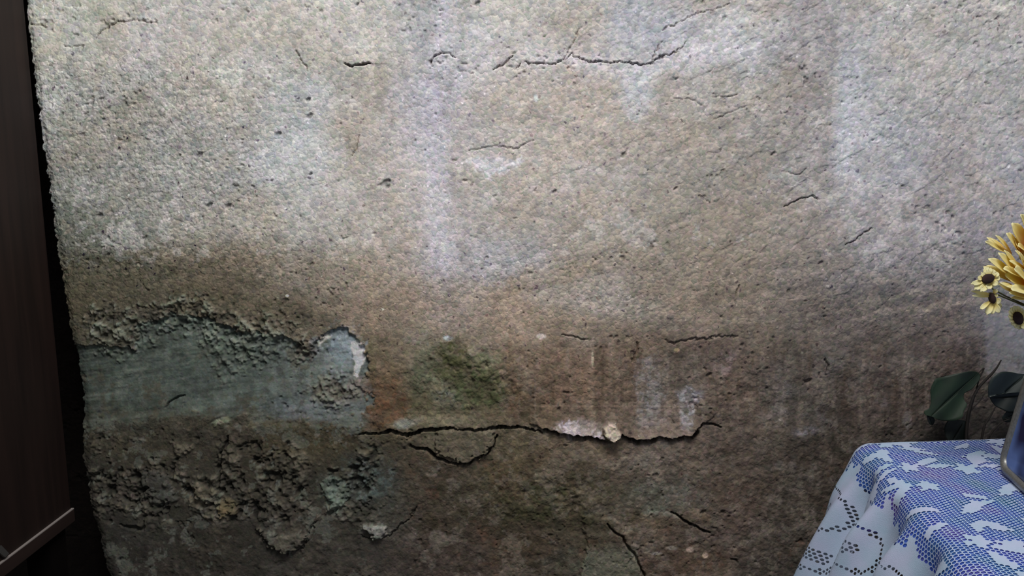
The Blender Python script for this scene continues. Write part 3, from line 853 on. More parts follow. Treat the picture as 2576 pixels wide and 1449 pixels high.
def wood_mat(name, c0, c1, rough=0.45, scale=(18, 18, 1.2)):
    m, nt, b = new_mat(name, c0, rough, spec=0.3)
    tc = nt.nodes.new('ShaderNodeTexCoord')
    mp = nt.nodes.new('ShaderNodeMapping')
    mp.inputs['Scale'].default_value = scale
    n = nt.nodes.new('ShaderNodeTexNoise')
    n.inputs['Scale'].default_value = 3
    n.inputs['Detail'].default_value = 6
    n.inputs['Distortion'].default_value = 0.4
    r = nt.nodes.new('ShaderNodeValToRGB')
    r.color_ramp.elements[0].position = 0.3
    r.color_ramp.elements[0].color = (*c0, 1)
    r.color_ramp.elements[1].position = 0.75
    r.color_ramp.elements[1].color = (*c1, 1)
    nt.links.new(tc.outputs['Object'], mp.inputs[0])
    nt.links.new(mp.outputs[0], n.inputs['Vector'])
    nt.links.new(n.outputs['Fac'], r.inputs[0])
    nt.links.new(r.outputs[0], b.inputs['Base Color'])
    bp = nt.nodes.new('ShaderNodeBump')
    bp.inputs['Strength'].default_value = 0.15
    bp.inputs['Distance'].default_value = 0.001
    nt.links.new(n.outputs['Fac'], bp.inputs['Height'])
    nt.links.new(bp.outputs[0], b.inputs['Normal'])
    return m


# ------------------------------------------------------------------ the dark cupboard at the left
def build_cupboard():
    X0 = -0.876                                   # its right-hand side
    zt, zb, top = 0.5575, 0.532, 2.02
    yb, yf = -0.012, -0.52
    brown = wood_mat('dark_brown_wood', (0.013, 0.0072, 0.0062), (0.025, 0.0135, 0.011), 0.55)
    trim_m = wood_mat('dark_trim_wood', (0.022, 0.013, 0.011), (0.036, 0.021, 0.018), 0.6, (18, 1.2, 18))
    dust, _, _ = new_mat('worn_pale_edge', (0.30, 0.26, 0.24), 0.8)
    black, _, _ = new_mat('shade_black_wood', (0.008, 0.0065, 0.006), 0.95, spec=0.0)  # near-black stands in for the shade under the cupboard
    metal, _, _ = new_mat('dull_steel', (0.16, 0.155, 0.15), 0.5, 0.7)
    r = empty('cupboard', (X0 - 0.3, -0.27, 0.0), 'tall dark brown wooden cupboard standing against the plaster wall at the left edge', 'cupboard')
    box('side_panel', (X0 - 0.018, yf, zt), (X0, yb, top), brown, r, 0.0015)
    box('side_panel', (X0 - 0.62, yf, zt), (X0 - 0.602, yb, top), brown, r, 0.0015)
    tr = box('bottom_rail', (X0 - 0.62, yf - 0.004, zb), (X0 + 0.004, yb + 0.004, zt), trim_m, r, 0.0012)
    e = box('worn_edge', (X0 - 0.001, yf + 0.02, zt - 0.0005), (X0 + 0.0042, yb + 0.003, zt + 0.0022), dust, tr, 0.0006)
    e['label'] = 'pale worn edge'
    box('back_panel', (X0 - 0.60, yb - 0.008, zt), (X0 - 0.018, yb, top), black, r)
    box('top_panel', (X0 - 0.63, yf - 0.01, top), (X0 + 0.01, yb, top + 0.02), brown, r, 0.002)
    for k in (0, 1):
        d = box('door', (X0 - 0.60 + k * 0.293, yf - 0.02, zt + 0.004), (X0 - 0.31 + k * 0.293, yf - 0.001, top - 0.004), brown, r, 0.002)
        v, f = tube_geo([(X0 - 0.325 + k * 0.03, yf - 0.022, 1.25), (X0 - 0.325 + k * 0.03, yf - 0.04, 1.27), (X0 - 0.325 + k * 0.03, yf - 0.04, 1.35), (X0 - 0.325 + k * 0.03, yf - 0.022, 1.37)], 0.005)
        mesh_obj('handle', v, f, metal, d)
    for lx in (X0 - 0.61, X0 - 0.062):
        for ly in (yf + 0.005, yb - 0.055):
            v = []
            for z, g in ((zb, 0.0), (0.0, 0.008)):
                v += [(lx + g, ly + g, z), (lx + 0.05 - g, ly + g, z), (lx + 0.05 - g, ly + 0.05 - g, z), (lx + g, ly + 0.05 - g, z)]
            mesh_obj('leg', v, [(0, 1, 2, 3), (7, 6, 5, 4), (0, 4, 5, 1), (1, 5, 6, 2), (2, 6, 7, 3), (3, 7, 4, 0)], black, r, smooth=False)
    # the small metal plate on the rail, at the picture's edge
    def onside(px, py):
        q = ray(px, py)
        t = (X0 + 0.006 - CAM.x) / q.x
        return CAM + q * t
    pl = [onside(-12, 1372), onside(4, 1372), onside(23, 1392), onside(14, 1402), onside(-2, 1390)]
    v = [p + Vector((-0.004, 0, 0)) for p in pl] + pl
    n = len(pl)
    mesh_obj('corner_plate', v, [tuple(range(n)), tuple(range(n, 2 * n))[::-1]] + [(i, (i + 1) % n, n + (i + 1) % n, n + i) for i in range(n)], metal, r, smooth=False)['label'] = 'small grey metal plate'


build_cupboard()

# ------------------------------------------------------------------ table, blue cloth and lace
TZ = 0.748
TL, FL = Vector((0.634, -0.165)), Vector((0.552, -0.70))
BR, FR = Vector((1.27, -0.106)), Vector((1.24, -0.76))
eA = (FL - TL).normalized()
eB = (BR - TL).normalized()
OL = Vector((eA.y, -eA.x))
if OL.x > 0:
    OL = -OL
OB = Vector((-eB.y, eB.x))


def cloth(a, b, off=0.0):
    """point on the draped cloth: a runs along the table's left edge towards the room, b inwards (negative: hanging)"""
    if a >= 0 and b >= 0:
        p = TL + eA * a + eB * b
        z = TZ + off + 0.0012 * math.sin(a * 41 + b * 13) * math.sin(b * 29 + 1.0) + 0.0012
        ed = math.exp(-b / 0.03) * 0.0
        return Vector((p.x, p.y, z + ed))
    if a >= 0:
        base, d, s, pm = TL + eA * a, OL, -b, math.radians(70)
        rip = 0.020 * math.sin(a * 2 * math.pi / 0.125 + 0.6 - s * 6) + 0.006 * math.sin(a * 2 * math.pi / 0.052 + s * 9)
    elif b >= 0:
        base, d, s, pm = TL + eB * b, OB, -a, math.radians(86)
        rip = 0.004 * math.sin(b * 2 * math.pi / 0.13)
    else:
        s = math.hypot(a, b)
        ph = math.atan2(-a, -b)
        d = (OL * math.cos(ph) + OB * math.sin(ph)).normalized()
        base, pm = TL, math.radians(70 + 16 * (ph / (math.pi / 2)))
        rip = 0.020 * math.sin(0.6 - s * 6) * math.cos(ph) ** 2 + 0.006 * math.sin(s * 9) * math.cos(ph) ** 2
    r = 0.034
    al = min(s / r, pm)
    out = r * math.sin(al)
    dn = r * (1 - math.cos(al))
    if s > r * pm:
        out += (s - r * pm) * math.cos(pm)
        dn += (s - r * pm) * math.sin(pm)
    w = min(1.0, max(0.0, (s - 0.01) / 0.12))
    out += rip * w * w * (3 - 2 * w)
    out += off * math.sin(al)
    return Vector((base.x + d.x * out, base.y + d.y * out, TZ + 0.0012 - dn + off * math.cos(al)))


def build_table():
    wood = wood_mat('plain_table_wood', (0.10, 0.06, 0.035), (0.17, 0.10, 0.06), 0.5, (2, 18, 18))
    c = (TL + FL + BR + FR) / 4
    r = empty('table', (c.x, c.y, 0.0), 'table beside the plaster wall, covered by a blue cloth and white lace', 'table')
    q = [TL + (eA + eB) * 0.006, BR + (eA - eB) * 0.006, FR, FL + eB * 0.006]
    v = [(p.x, p.y, TZ - 0.026) for p in q] + [(p.x, p.y, TZ - 0.003) for p in q]
    mesh_obj('tabletop', v, [(0, 1, 2, 3), (7, 6, 5, 4), (0, 4, 5, 1), (1, 5, 6, 2), (2, 6, 7, 3), (3, 7, 4, 0)], wood, r, smooth=False)
    for p in q:
        d = (c - p).normalized() * 0.07
        x, y = p.x + d.x, p.y + d.y
        box('leg', (x - 0.022, y - 0.022, 0.0), (x + 0.022, y + 0.022, TZ - 0.026), wood, r, 0.002)


build_table()


def build_blue_cloth():
    m, nt, b = new_mat('blue_cloth', (0.05, 0.09, 0.40), 0.65)
    tc = nt.nodes.new('ShaderNodeTexCoord')
    n = nt.nodes.new('ShaderNodeTexNoise')
    n.inputs['Scale'].default_value = 16
    n.inputs['Detail'].default_value = 3
    r = nt.nodes.new('ShaderNodeValToRGB')
    r.color_ramp.elements[0].position = 0.30
    r.color_ramp.elements[0].color = (0.035, 0.16, 0.33, 1)
    r.color_ramp.elements[1].position = 0.72
    r.color_ramp.elements[1].color = (0.16, 0.10, 0.42, 1)
    e = r.color_ramp.elements.new(0.5)
    e.color = (0.04, 0.11, 0.52, 1)
    nt.links.new(tc.outputs['Object'], n.inputs['Vector'])
    nt.links.new(n.outputs['Fac'], r.inputs[0])
    nt.links.new(r.outputs[0], b.inputs['Base Color'])
    A = np.linspace(-0.02, 0.533, 110)
    B = np.linspace(-0.088, 0.655, 130)
    v = [cloth(a, bb + 0.010 * math.sin(a * 30) * max(0, -bb / 0.06), -0.0018) for a in A for bb in B]
    nb = len(B)
    f = [(i * nb + j, i * nb + j + 1, (i + 1) * nb + j + 1, (i + 1) * nb + j) for i in range(len(A) - 1) for j in range(nb - 1)]
    o = mesh_obj('blue_cloth', v, f, m)
    tag(o, 'blue undercloth covering the table, seen through the holes of the white lace', 'tablecloth')
    sm = o.modifiers.new('thickness', 'SOLIDIFY')
    sm.thickness = 0.0008


build_blue_cloth()


def lace_fill(a, b):
    """1 = closely worked solid lace, 0 = open net, 0.5 = a larger hole of an outline"""
    def rose(ca, cb, R, rot):
        x, y = a - ca, b - cb
        r = math.hypot(x, y) / R
        t = math.atan2(y, x) + rot
        return r, r < 0.30 or r < 0.72 + 0.26 * math.cos(5 * t)
    if b < -0.072 + 0.010 * math.sin(a * 47) or (a < 0.0 and b < 0.0):                      # the border that hangs down: solid, with outlined scallops
        k = round((a - 0.03) / 0.135)
        ca = 0.03 + k * 0.135
        x, y = (a - ca) / 0.046, (b + 0.135) / 0.036
        r = math.hypot(x, y)
        if 0.90 < r < 1.10:
            return 0.5
        if r < 0.30 and r > 0.1:
            return 0.5
        x, y = (a - ca) / 0.062, (b + 0.215) / 0.028
        r = math.hypot(x, y)
        if abs(r - 1) < 0.12 and b < -0.215:
            return 0.5
        if abs(y) < 0.42 and abs(x) < 0.75 and b < -0.20:
            return 0.5
        n = float(fbm(np.array([a]), np.array([b]), 0.05, 2, 31)[0])
        return 0.0 if n > 1.6 else 1.0
    best = 0.0
    for (ca, cb, R, rot) in ROSES:
        if abs(a - ca) < R and abs(b - cb) < R:
            r, hit = rose(ca, cb, R, rot)
            if hit:
                return 1.0
    for (ca, cb, la, wd, rot) in LEAVES:
        x, y = a - ca, b - cb
        if abs(x) < la and abs(y) < la:
            u = x * math.cos(rot) + y * math.sin(rot)
            w = -x * math.sin(rot) + y * math.cos(rot)
            if abs(w) < wd * max(0.0, 1 - (u / la) ** 2) and abs(u) < la:
                return 1.0
    n = float(fbm(np.array([a]), np.array([b]), 0.10, 3, 33)[0])
    if n > 0.62:
        return 1.0
    return 0.0


rl = random.Random(5)
ROSES, LEAVES = [], []
for i in range(-2, 8):
    for j in range(-2, 8):
        ca = i * 0.092 + rl.uniform(-.018, .018) + (0.046 if j % 2 else 0)
        cb = 0.02 + j * 0.098 + rl.uniform(-.016, .016)
        if rl.random() < 0.72:
            ROSES.append((ca, cb, rl.uniform(.018, .029), rl.uniform(0, 6)))
        for k in range(4):
            t = rl.uniform(0, 6.28)
            LEAVES.append((ca + .045 * math.cos(t), cb + .045 * math.sin(t), rl.uniform(.018, .030), rl.uniform(.006, .010), t + rl.uniform(-.5, .5)))


def build_lace():
    m, nt, b = new_mat('white_lace', (0.60, 0.655, 0.76), 0.8)
    tc = nt.nodes.new('ShaderNodeTexCoord')
    n = nt.nodes.new('ShaderNodeTexNoise')
    n.inputs['Scale'].default_value = 26
    n.inputs['Detail'].default_value = 5
    r = nt.nodes.new('ShaderNodeValToRGB')
    r.color_ramp.elements[0].position = 0.3
    r.color_ramp.elements[0].color = (0.50, 0.68, 0.86, 1)  # bluish tint of the daylight put into the thread colour
    r.color_ramp.elements[1].position = 0.7
    r.color_ramp.elements[1].color = (0.64, 0.70, 0.95, 1)
    nt.links.new(tc.outputs['Object'], n.inputs['Vector'])
    nt.links.new(n.outputs['Fac'], r.inputs[0])
    nt.links.new(r.outputs[0], b.inputs['Base Color'])
    w = nt.nodes.new('ShaderNodeTexNoise')
    w.inputs['Scale'].default_value = 700
    nt.links.new(tc.outputs['Object'], w.inputs['Vector'])
    bp = nt.nodes.new('ShaderNodeBump')
    bp.inputs['Distance'].default_value = 0.0006
    bp.inputs['Strength'].default_value = 0.6
    nt.links.new(w.outputs['Fac'], bp.inputs['Height'])
    nt.links.new(bp.outputs[0], b.inputs['Normal'])
    tr = nt.nodes.new('ShaderNodeBsdfTranslucent')
    tr.inputs[0].default_value = (0.6, 0.66, 0.76, 1)
    mx = nt.nodes.new('ShaderNodeMixShader')
    mx.inputs[0].default_value = 0.15
    out = nt.nodes['Material Output']
    nt.links.new(b.outputs[0], mx.inputs[1])
    nt.links.new(tr.outputs[0], mx.inputs[2])
    nt.links.new(mx.outputs[0], out.inputs['Surface'])

    p = 0.0060
    ra = p / math.sqrt(3)
    el = 1.12
    verts, faces, key = [], [], {}

    def vert(a, bb, share=True):
        if share:
            k = (round(a * 25000), round(bb * 25000))
            if k in key:
                return key[k]
        verts.append(cloth(a, bb, 0.0006))
        if share:
            key[k] = len(verts) - 1
        return len(verts) - 1
    hexo = [(math.sin(math.pi / 3 * k), math.cos(math.pi / 3 * k)) for k in range(6)]
    rj = random.Random(3)
    ja = -22
    for i in range(int(-0.33 / (1.5 * ra * el)), int(0.655 / (1.5 * ra * el)) + 1):
        for j in range(int(-0.30 / p), int(0.535 / p) + 1):
            bb = i * 1.5 * ra * el
            a = (j + (0.5 if i % 2 else 0.0)) * p
            if a < 0 and bb < 0 and math.hypot(a, bb) > 0.33:
                continue
            fl = lace_fill(a, bb)
            o = [vert(a + ra * c, bb + ra * el * s) for c, s in hexo]
            if fl == 1.0:
                faces.append(tuple(o))
                continue
            g = (0.83 if fl == 0.0 else 0.68) + rj.uniform(-.04, .04)
            inn = []
            for k in range(6):
                c, s = hexo[k]
                inn.append(vert(a + ra * g * c * 0.95, bb + ra * el * g * s * 0.96, False))
            for k in range(6):
                faces.append((o[k], o[(k + 1) % 6], inn[(k + 1) % 6], inn[k]))
    o = mesh_obj('lace_tablecloth', verts, faces, m)
    tag(o, 'white lace tablecloth with flower motifs draped over the blue cloth on the table', 'tablecloth')
    return o


build_lace()


# ------------------------------------------------------------------ framed blue panel standing on the table
def build_frame():
    P0 = Vector((0.777, -0.278, TZ + 0.003))
    u = Vector((-0.022, -0.088, 0)).normalized()
    w = Vector((0.021, -0.006, 0.132)).normalized()
    n = u.cross(w).normalized()
    if n.x > 0:
        n = -n
    Wd, Ht, R, rr = 0.17, 0.24, 0.022, 0.0068
    rim_m, nt, b = new_mat('tarnished_metal_rim', (0.20, 0.195, 0.18), 0.42, 0.6)
    nz = nt.nodes.new('ShaderNodeTexNoise')
    nz.inputs['Scale'].default_value = 60
    cr = nt.nodes.new('ShaderNodeValToRGB')
    cr.color_ramp.elements[0].color = (0.13, 0.125, 0.11, 1)
    cr.color_ramp.elements[1].color = (0.36, 0.36, 0.34, 1)
    nt.links.new(nz.outputs['Fac'], cr.inputs[0])
    nt.links.new(cr.outputs[0], b.inputs['Base Color'])
    pan_m, nt, b = new_mat('glossy_blue_panel', (0.01, 0.02, 0.12), 0.12)
    tc = nt.nodes.new('ShaderNodeTexCoord')
    nz = nt.nodes.new('ShaderNodeTexNoise')
    nz.inputs['Scale'].default_value = 17
    nz.inputs['Detail'].default_value = 1
    cr = nt.nodes.new('ShaderNodeValToRGB')
    cr.color_ramp.elements[0].position = 0.46
    cr.color_ramp.elements[0].color = (0.008, 0.010, 0.06, 1)
    cr.color_ramp.elements[1].position = 0.68
    cr.color_ramp.elements[1].color = (0.13, 0.21, 0.48, 1)
    nt.links.new(tc.outputs['Object'], nz.inputs['Vector'])
    nt.links.new(nz.outputs['Fac'], cr.inputs[0])
    nt.links.new(cr.outputs[0], b.inputs['Base Color'])
    root = empty('picture_frame', P0 + u * Wd / 2, 'grey metal rimmed frame with rounded corners and glossy dark blue face on the lace', 'picture frame')

    def path(ins, rad):
        pts = []
        for (cx, cy, a0) in ((Wd - ins - rad, ins + rad, -90), (Wd - ins - rad, Ht - ins - rad, 0), (ins + rad, Ht - ins - rad, 90), (ins + rad, ins + rad, 180)):
            for k in range(9):
                t = math.radians(a0 + 90 * k / 8)
                pts.append((cx + rad * math.cos(t), cy + rad * math.sin(t)))
        return pts
    c = path(rr, R)
    N = len(c)
    v, f = [], []
    for i in range(N):
        x0, y0 = c[i - 1]
        x1, y1 = c[(i + 1) % N]
        L = math.hypot(x1 - x0, y1 - y0)
        nx, ny = (y1 - y0) / L, -(x1 - x0) / L
        for k in range(10):
            t = 2 * math.pi * k / 10
            q = rr * math.cos(t)
            h = rr * 1.1 * math.sin(t)
            v.append(P0 + u * (c[i][0] + nx * q) + w * (c[i][1] + ny * q) + n * h)
    for i in range(N):
        for k in range(10):
            f.append((i * 10 + k, i * 10 + (k + 1) % 10, ((i + 1) % N) * 10 + (k + 1) % 10, ((i + 1) % N) * 10 + k))
    mesh_obj('rim', v, f, rim_m, root)
    c2 = path(rr * 1.2, R)
    v = [P0 + u * x + w * y + n * 0.0015 for x, y in c2] + [P0 + u * x + w * y - n * 0.003 for x, y in c2]
    M = len(c2)
    f = [tuple(range(M)), tuple(range(M, 2 * M))[::-1]] + [(i, (i + 1) % M, M + (i + 1) % M, M + i) for i in range(M)]
    mesh_obj('blue_panel', v, f, pan_m, root, smooth=False)['label'] = 'glossy dark blue panel'
    a = P0 + u * Wd * .5 + w * 0.15 - n * 0.006
    e = Vector((a.x + 0.075, a.y, TZ + 0.006))
    v, f = tube_geo([a, e], 0.004)
    mesh_obj('back_stand', v, f, rim_m, root)


build_frame()


# ------------------------------------------------------------------ yellow cloth flowers in a vase just outside the picture
def petal_mat():
    m, nt, b = new_mat('yellow_petal_cloth', (0.8, 0.6, 0.1), 0.75)
    a = nt.nodes.new('ShaderNodeAttribute')
    a.attribute_name = 'petal'
    r = nt.nodes.new('ShaderNodeValToRGB')
    els = r.color_ramp.elements
    els[0].position, els[0].color = 0.0, (0.72, 0.27, 0.07, 1)
    els[1].position, els[1].color = 1.0, (1.0, 0.95, 0.58, 1)
    for p, c in ((0.22, (0.92, 0.42, 0.10, 1)), (0.42, (0.97, 0.70, 0.20, 1)), (0.75, (1.0, 0.86, 0.32, 1))):
        e = els.new(p)
        e.color = c
    nt.links.new(a.outputs['Fac'], r.inputs[0])
    nt.links.new(r.outputs[0], b.inputs['Base Color'])
    tr = nt.nodes.new('ShaderNodeBsdfTranslucent')
    nt.links.new(r.outputs[0], tr.inputs[0])
    mx = nt.nodes.new('ShaderNodeMixShader')
    mx.inputs[0].default_value = 0.3
    nt.links.new(b.outputs[0], mx.inputs[1])
    nt.links.new(tr.outputs[0], mx.inputs[2])
    nt.links.new(mx.outputs[0], nt.nodes['Material Output'].inputs['Surface'])
    return m


PETAL = petal_mat()
STEM, _, _ = new_mat('dull_green_stem', (0.10, 0.11, 0.045), 0.7)
SEED, snt, sb = new_mat('dark_brown_seed_head', (0.07, 0.03, 0.028), 0.9)
sn = snt.nodes.new('ShaderNodeTexVoronoi')
sn.inputs['Scale'].default_value = 700
sbp = snt.nodes.new('ShaderNodeBump')
sbp.inputs['Distance'].default_value = 0.0006
snt.links.new(sn.outputs['Distance'], sbp.inputs['Height'])
snt.links.new(sbp.outputs[0], sb.inputs['Normal'])


def petal(parent, B, T, wdt, nrm, curl=0.15, t0=0.1, t1=1.0, ragged=0.0, cup=0.25, seed=0):
    """one petal from B to T; nrm = the way its face looks; slightly cupped, curling at its tip"""
    rp = random.Random(seed)
    B, T = Vector(B), Vector(T)
    ax = T - B
    L = ax.length
    ax.normalize()
    side = ax.cross(nrm).normalized()
    nn = side.cross(ax).normalized()
    nu, nv = 12, 9
    v, tv = [], []
    for i in range(nu):
        s = i / (nu - 1)
        prof = (0.42 + 0.58 * math.sin(min(1.0, s / 0.62) * math.pi / 2)) * math.sqrt(max(0.0, 1 - max(0, (s - 0.58) / 0.44) ** 2.4))
        for j in range(nv):
            q = j / (nv - 1) * 2 - 1
            hw = wdt * 0.5 * prof
            rg = ragged * (rp.random() - .5) if s > 0.85 else 0
            tip = -0.06 * L * abs(q) ** 2 * s + rg * L
            h = curl * L * (s ** 2) * -0.6 + cup * hw * q * q + 0.05 * hw * math.cos(q * 9)
            v.append(B + ax * (L * s + tip) + side * (hw * q) + nn * h)
            tv.append(t0 + (t1 - t0) * s)
    f = [(i * nv + j, i * nv + j + 1, (i + 1) * nv + j + 1, (i + 1) * nv + j) for i in range(nu - 1) for j in range(nv - 1)]
    o = mesh_obj('petal', v, f, PETAL, parent)
    at = o.data.attributes.new('petal', 'FLOAT', 'POINT')
    at.data.foreach_set('value', np.array(tv, np.float32))
    sm = o.modifiers.new('thickness', 'SOLIDIFY')
    sm.thickness = 0.0005
    return o


VASE = Vector((0.99, -0.33, TZ + 0.003))
MOUTH = VASE + Vector((0, 0, 0.165))


def stem(parent, start, mid=None, k=0):
    start = Vector(start)
    end = MOUTH + Vector((0.012 * math.cos(k * 1.9), 0.012 * math.sin(k * 1.9), 0.0))
    low = Vector((VASE.x + 0.01 * math.cos(k * 1.9 + 2), VASE.y + 0.01 * math.sin(k * 1.9 + 2), VASE.z + 0.03))
    mids = [Vector(mid)] if mid is not None else []
    pts = smooth_path([start] + mids + [end, low], 6)
    v, f = tube_geo(pts, 0.0011, 6)
    mesh_obj('stem', v, f, STEM, parent)


def big_flower(cpx, cpy, y, tips, label, k, right=True):
    c = at_y(cpx, cpy, y)
    root = empty('yellow_flower', c, label, 'flower', 'yellow cloth flowers at the right edge')
    face = Vector((-0.55, -0.8, 0.15)).normalized()
    sc = (c - CAM).dot(Vector((0, CP, -SP))) / F
    rr_ = random.Random(k)
    n = 0
    for (bx, by, tx, ty, w, dy, curl, t0) in tips:
        B = at_y(bx, by, y + 0.004)
        T = at_y(tx, ty, y + dy)
        petal(root, B, T, w * 1.22 * sc, Vector((rr_.uniform(-.3, .3) - .2, -1, 0.9)), curl, t0, 1.0, 0.02, 0.3, k * 50 + n)
        n += 1
    if right:
        for i in range(12):
            an = math.radians(-95 + i * 17)
            l_ = rr_.uniform(50, 66)
            B = c + Vector((math.cos(an), 0.1, math.sin(an))) * 8 * sc
            T = c + Vector((math.cos(an) * l_ * sc, rr_.uniform(-.02, .01), math.sin(an) * l_ * sc))
            petal(root, B, T, rr_.uniform(20, 28) * sc, Vector((0.1, -1, 0.2)), .15, 0.1, 1, 0.02, .3, k * 50 + 30 + i)
    # small core
    v, f = [], []
    for i in range(6):
        for j in range(12):
            a, e = 2 * math.pi * j / 12, math.pi * i / 5
            v.append(c + Vector((math.sin(e) * math.cos(a), math.cos(e) * 0.6, math.sin(e) * math.sin(a))) * 9 * sc + Vector((0, 0.004, 0)))
    for i in range(5):
        for j in range(12):
            f.append((i * 12 + j, i * 12 + (j + 1) % 12, (i + 1) * 12 + (j + 1) % 12, (i + 1) * 12 + j))
    mesh_obj('seed_head', v, f, SEED, root)
    stem(root, c + Vector((0, 0.006, 0)), c + Vector((0.07, 0.03, -0.06)), k)
    return root


# petals: base x, base y, tip x, tip y, width, tip depth offset, curl, colour start
big_flower(2586, 606, -0.300, [
    (2580, 622, 2552, 562, 30, -0.012, .12, .05), (2588, 600, 2574, 540, 30, -0.02, .1, .1), (2566, 640, 2541, 585, 27, -0.018, .15, .2),
    (2545, 640, 2513, 590, 15, -0.022, .12, .35), (2535, 636, 2499, 600, 13, -0.012, .1, .4), (2530, 632, 2486, 596, 13, 0.0, .1, .45),
    (2540, 634, 2469, 616, 21, -0.03, -.15, .45), (2572, 640, 2556, 600, 22, -0.006, .1, .0), (2590, 640, 2566, 616, 26, -0.02, .1, .0)],
    'topmost large yellow flower with long pointed petals and orange heart', 1)
big_flower(2590, 672, -0.315, [
    (2568, 690, 2534, 628, 17, -0.012, .12, .2), (2562, 700, 2521, 634, 28, -0.022, .12, .4), (2556, 704, 2499, 647, 27, -0.028, .15, .4),
    (2552, 708, 2482, 668, 25, -0.020, .12, .4), (2590, 676, 2562, 628, 20, -0.03, .1, .3), (2592, 690, 2551, 650, 16, -0.035, .15, .35),
    (2584, 700, 2572, 634, 22, -0.03, .1, .3), (2580, 700, 2532, 672, 26, -0.035, .1, .45)],
    'large yellow flower just below the topmost bloom with blunt broad petals', 2)
big_flower(2592, 728, -0.330, [
    (2588, 725, 2536, 690, 34, -0.015, .12, .0), (2590, 716, 2560, 676, 40, -0.03, .1, .45), (2575, 742, 2527, 706, 14, -0.03, .15, .3),
    (2590, 745, 2534, 742, 17, -0.03, -.1, .35), (2592, 735, 2540, 716, 14, -0.035, .1, .3), (2610, 738, 2552, 722, 30, -0.045, .1, .55),
    (2600, 752, 2548, 746, 12, -0.02, .1, .2), (2570, 740, 2515, 712, 22, 0.002, .1, .0)],
    'lowest large yellow flower with deep orange heart above the hanging small sunflowers', 3)


def small_flower(cpx, cpy, y, rx, ry, rot, tips, label, k, facing, mid=None):
    c = at_y(cpx, cpy, y)
    sc = (c - CAM).dot(Vector((0, CP, -SP))) / F
    root = empty('small_sunflower', c, label, 'flower', 'small yellow flowers with dark centres')
    # the dark oval head
    ca, sa = math.cos(math.radians(rot)), math.sin(math.radians(rot))
    v, f = [], []
    ns, nr = 24, 6
    for i in range(nr + 1):
        e = math.pi / 2 * i / nr
        for j in range(ns):
            t = 2 * math.pi * j / ns
            x, z = rx * math.cos(t) * math.cos(e), ry * math.sin(t) * math.cos(e)
            v.append(c + Vector(((x * ca - z * sa) * sc, -0.0045 * math.sin(e) - 0.002, (x * sa + z * ca) * sc)))
    for i in range(nr):
        for j in range(ns):
            f.append((i * ns + j, i * ns + (j + 1) % ns, (i + 1) * ns + (j + 1) % ns, (i + 1) * ns + j))
    for j in range(ns):
        t = 2 * math.pi * j / ns
        x, z = rx * math.cos(t), ry * math.sin(t)
        v.append(c + Vector(((x * ca - z * sa) * sc * .9, 0.003, (x * sa + z * ca) * sc * .9)))
    o0 = (nr + 1) * ns
    for j in range(ns):
        f.append((o0 + j, o0 + (j + 1) % ns, (j + 1) % ns, j))
    f.append(tuple(o0 + j for j in range(ns)))
    mesh_obj('seed_head', v, f, SEED, root)
    n = 0
    for (bx, by, tx, ty, w, dy, curl) in tips:
        petal(root, at_y(bx, by, y + 0.001), at_y(tx, ty, y + dy), w * sc, Vector(facing), curl, .62, 1.15, .10, .2, k * 40 + n)
        n += 1
    stem(root, c + Vector((0, 0.004, 0)), mid, k)
    return root


def ring(cx, cy, rx, ry, r0, n, w, rot=0, dy=-0.004, skip=()):
    out = []
    for i in range(n):
        t = 2 * math.pi * i / n + 0.2
        if i in skip:
            continue
        ca, sa = math.cos(math.radians(rot)), math.sin(math.radians(rot))
        x, z = math.cos(t), math.sin(t)
        bx, by = cx + (rx * x * ca - ry * z * sa) * r0, cy - (rx * x * sa + ry * z * ca) * r0
        tx, ty = cx + (rx * x * ca - ry * z * sa), cy - (rx * x * sa + ry * z * ca)
        out.append((bx, by, tx, ty, w, dy, .1))
    return out


small_flower(2484, 701, -0.350, 15.5, 12, 25,
             ring(2488, 702, 30, 24, .35, 11, 15, 25, 0.002) + [(2478, 706, 2446, 714, 13, -.006, .1), (2478, 710, 2452, 727, 16, -.006, .1), (2484, 712, 2468, 732, 18, -.008, .1),
              (2490, 712, 2486, 726, 16, -.006, .1), (2494, 708, 2510, 716, 15, -.004, .1), (2470, 700, 2462, 702, 9, -.004, .1), (2486, 692, 2484, 672, 22, 0.004, .1), (2492, 694, 2502, 682, 18, 0.0, .1)],
             'small yellow sunflower with dark oval centre, leftmost of the bunch, facing the room', 4, (-.2, -1, .3), at_y(2530, 745, -0.325))
small_flower(2495, 750, -0.345, 6.5, 14, 14,
             [(2492, 742, 2445, 732, 9, -.004, .05), (2490, 746, 2447, 743, 8, -.008, .05), (2490, 744, 2470, 738, 12, .002, .1), (2490, 758, 2461, 781, 11, -.01, -.3),
              (2496, 762, 2483, 791, 15, -.004, .1), (2500, 764, 2496, 790, 13, -.002, .1), (2500, 762, 2514, 787, 15, -.004, .1), (2503, 752, 2517, 762, 16, -.002, .1), (2500, 738, 2507, 728, 11, 0, .1),
              (2504, 758, 2520, 775, 12, .004, .1), (2501, 748, 2509, 740, 10, 0, .1), (2503, 768, 2503, 745, 8, -.006, .1)],
             'small yellow sunflower turned sideways with drooping ragged petals', 5, (-.5, -1, .2), at_y(2535, 752, -0.325))
small_flower(2560, 800, -0.340, 11.5, 17.5, 22,
             ring(2561, 799, 22, 31, .4, 15, 15, 22, 0.0) + [(2570, 810, 2580, 828, 16, -.004, .1)],
             'small yellow sunflower with dark oval centre hanging lowest above the plant leaves', 6, (-.1, -1, .2), at_y(2600, 800, -0.325))


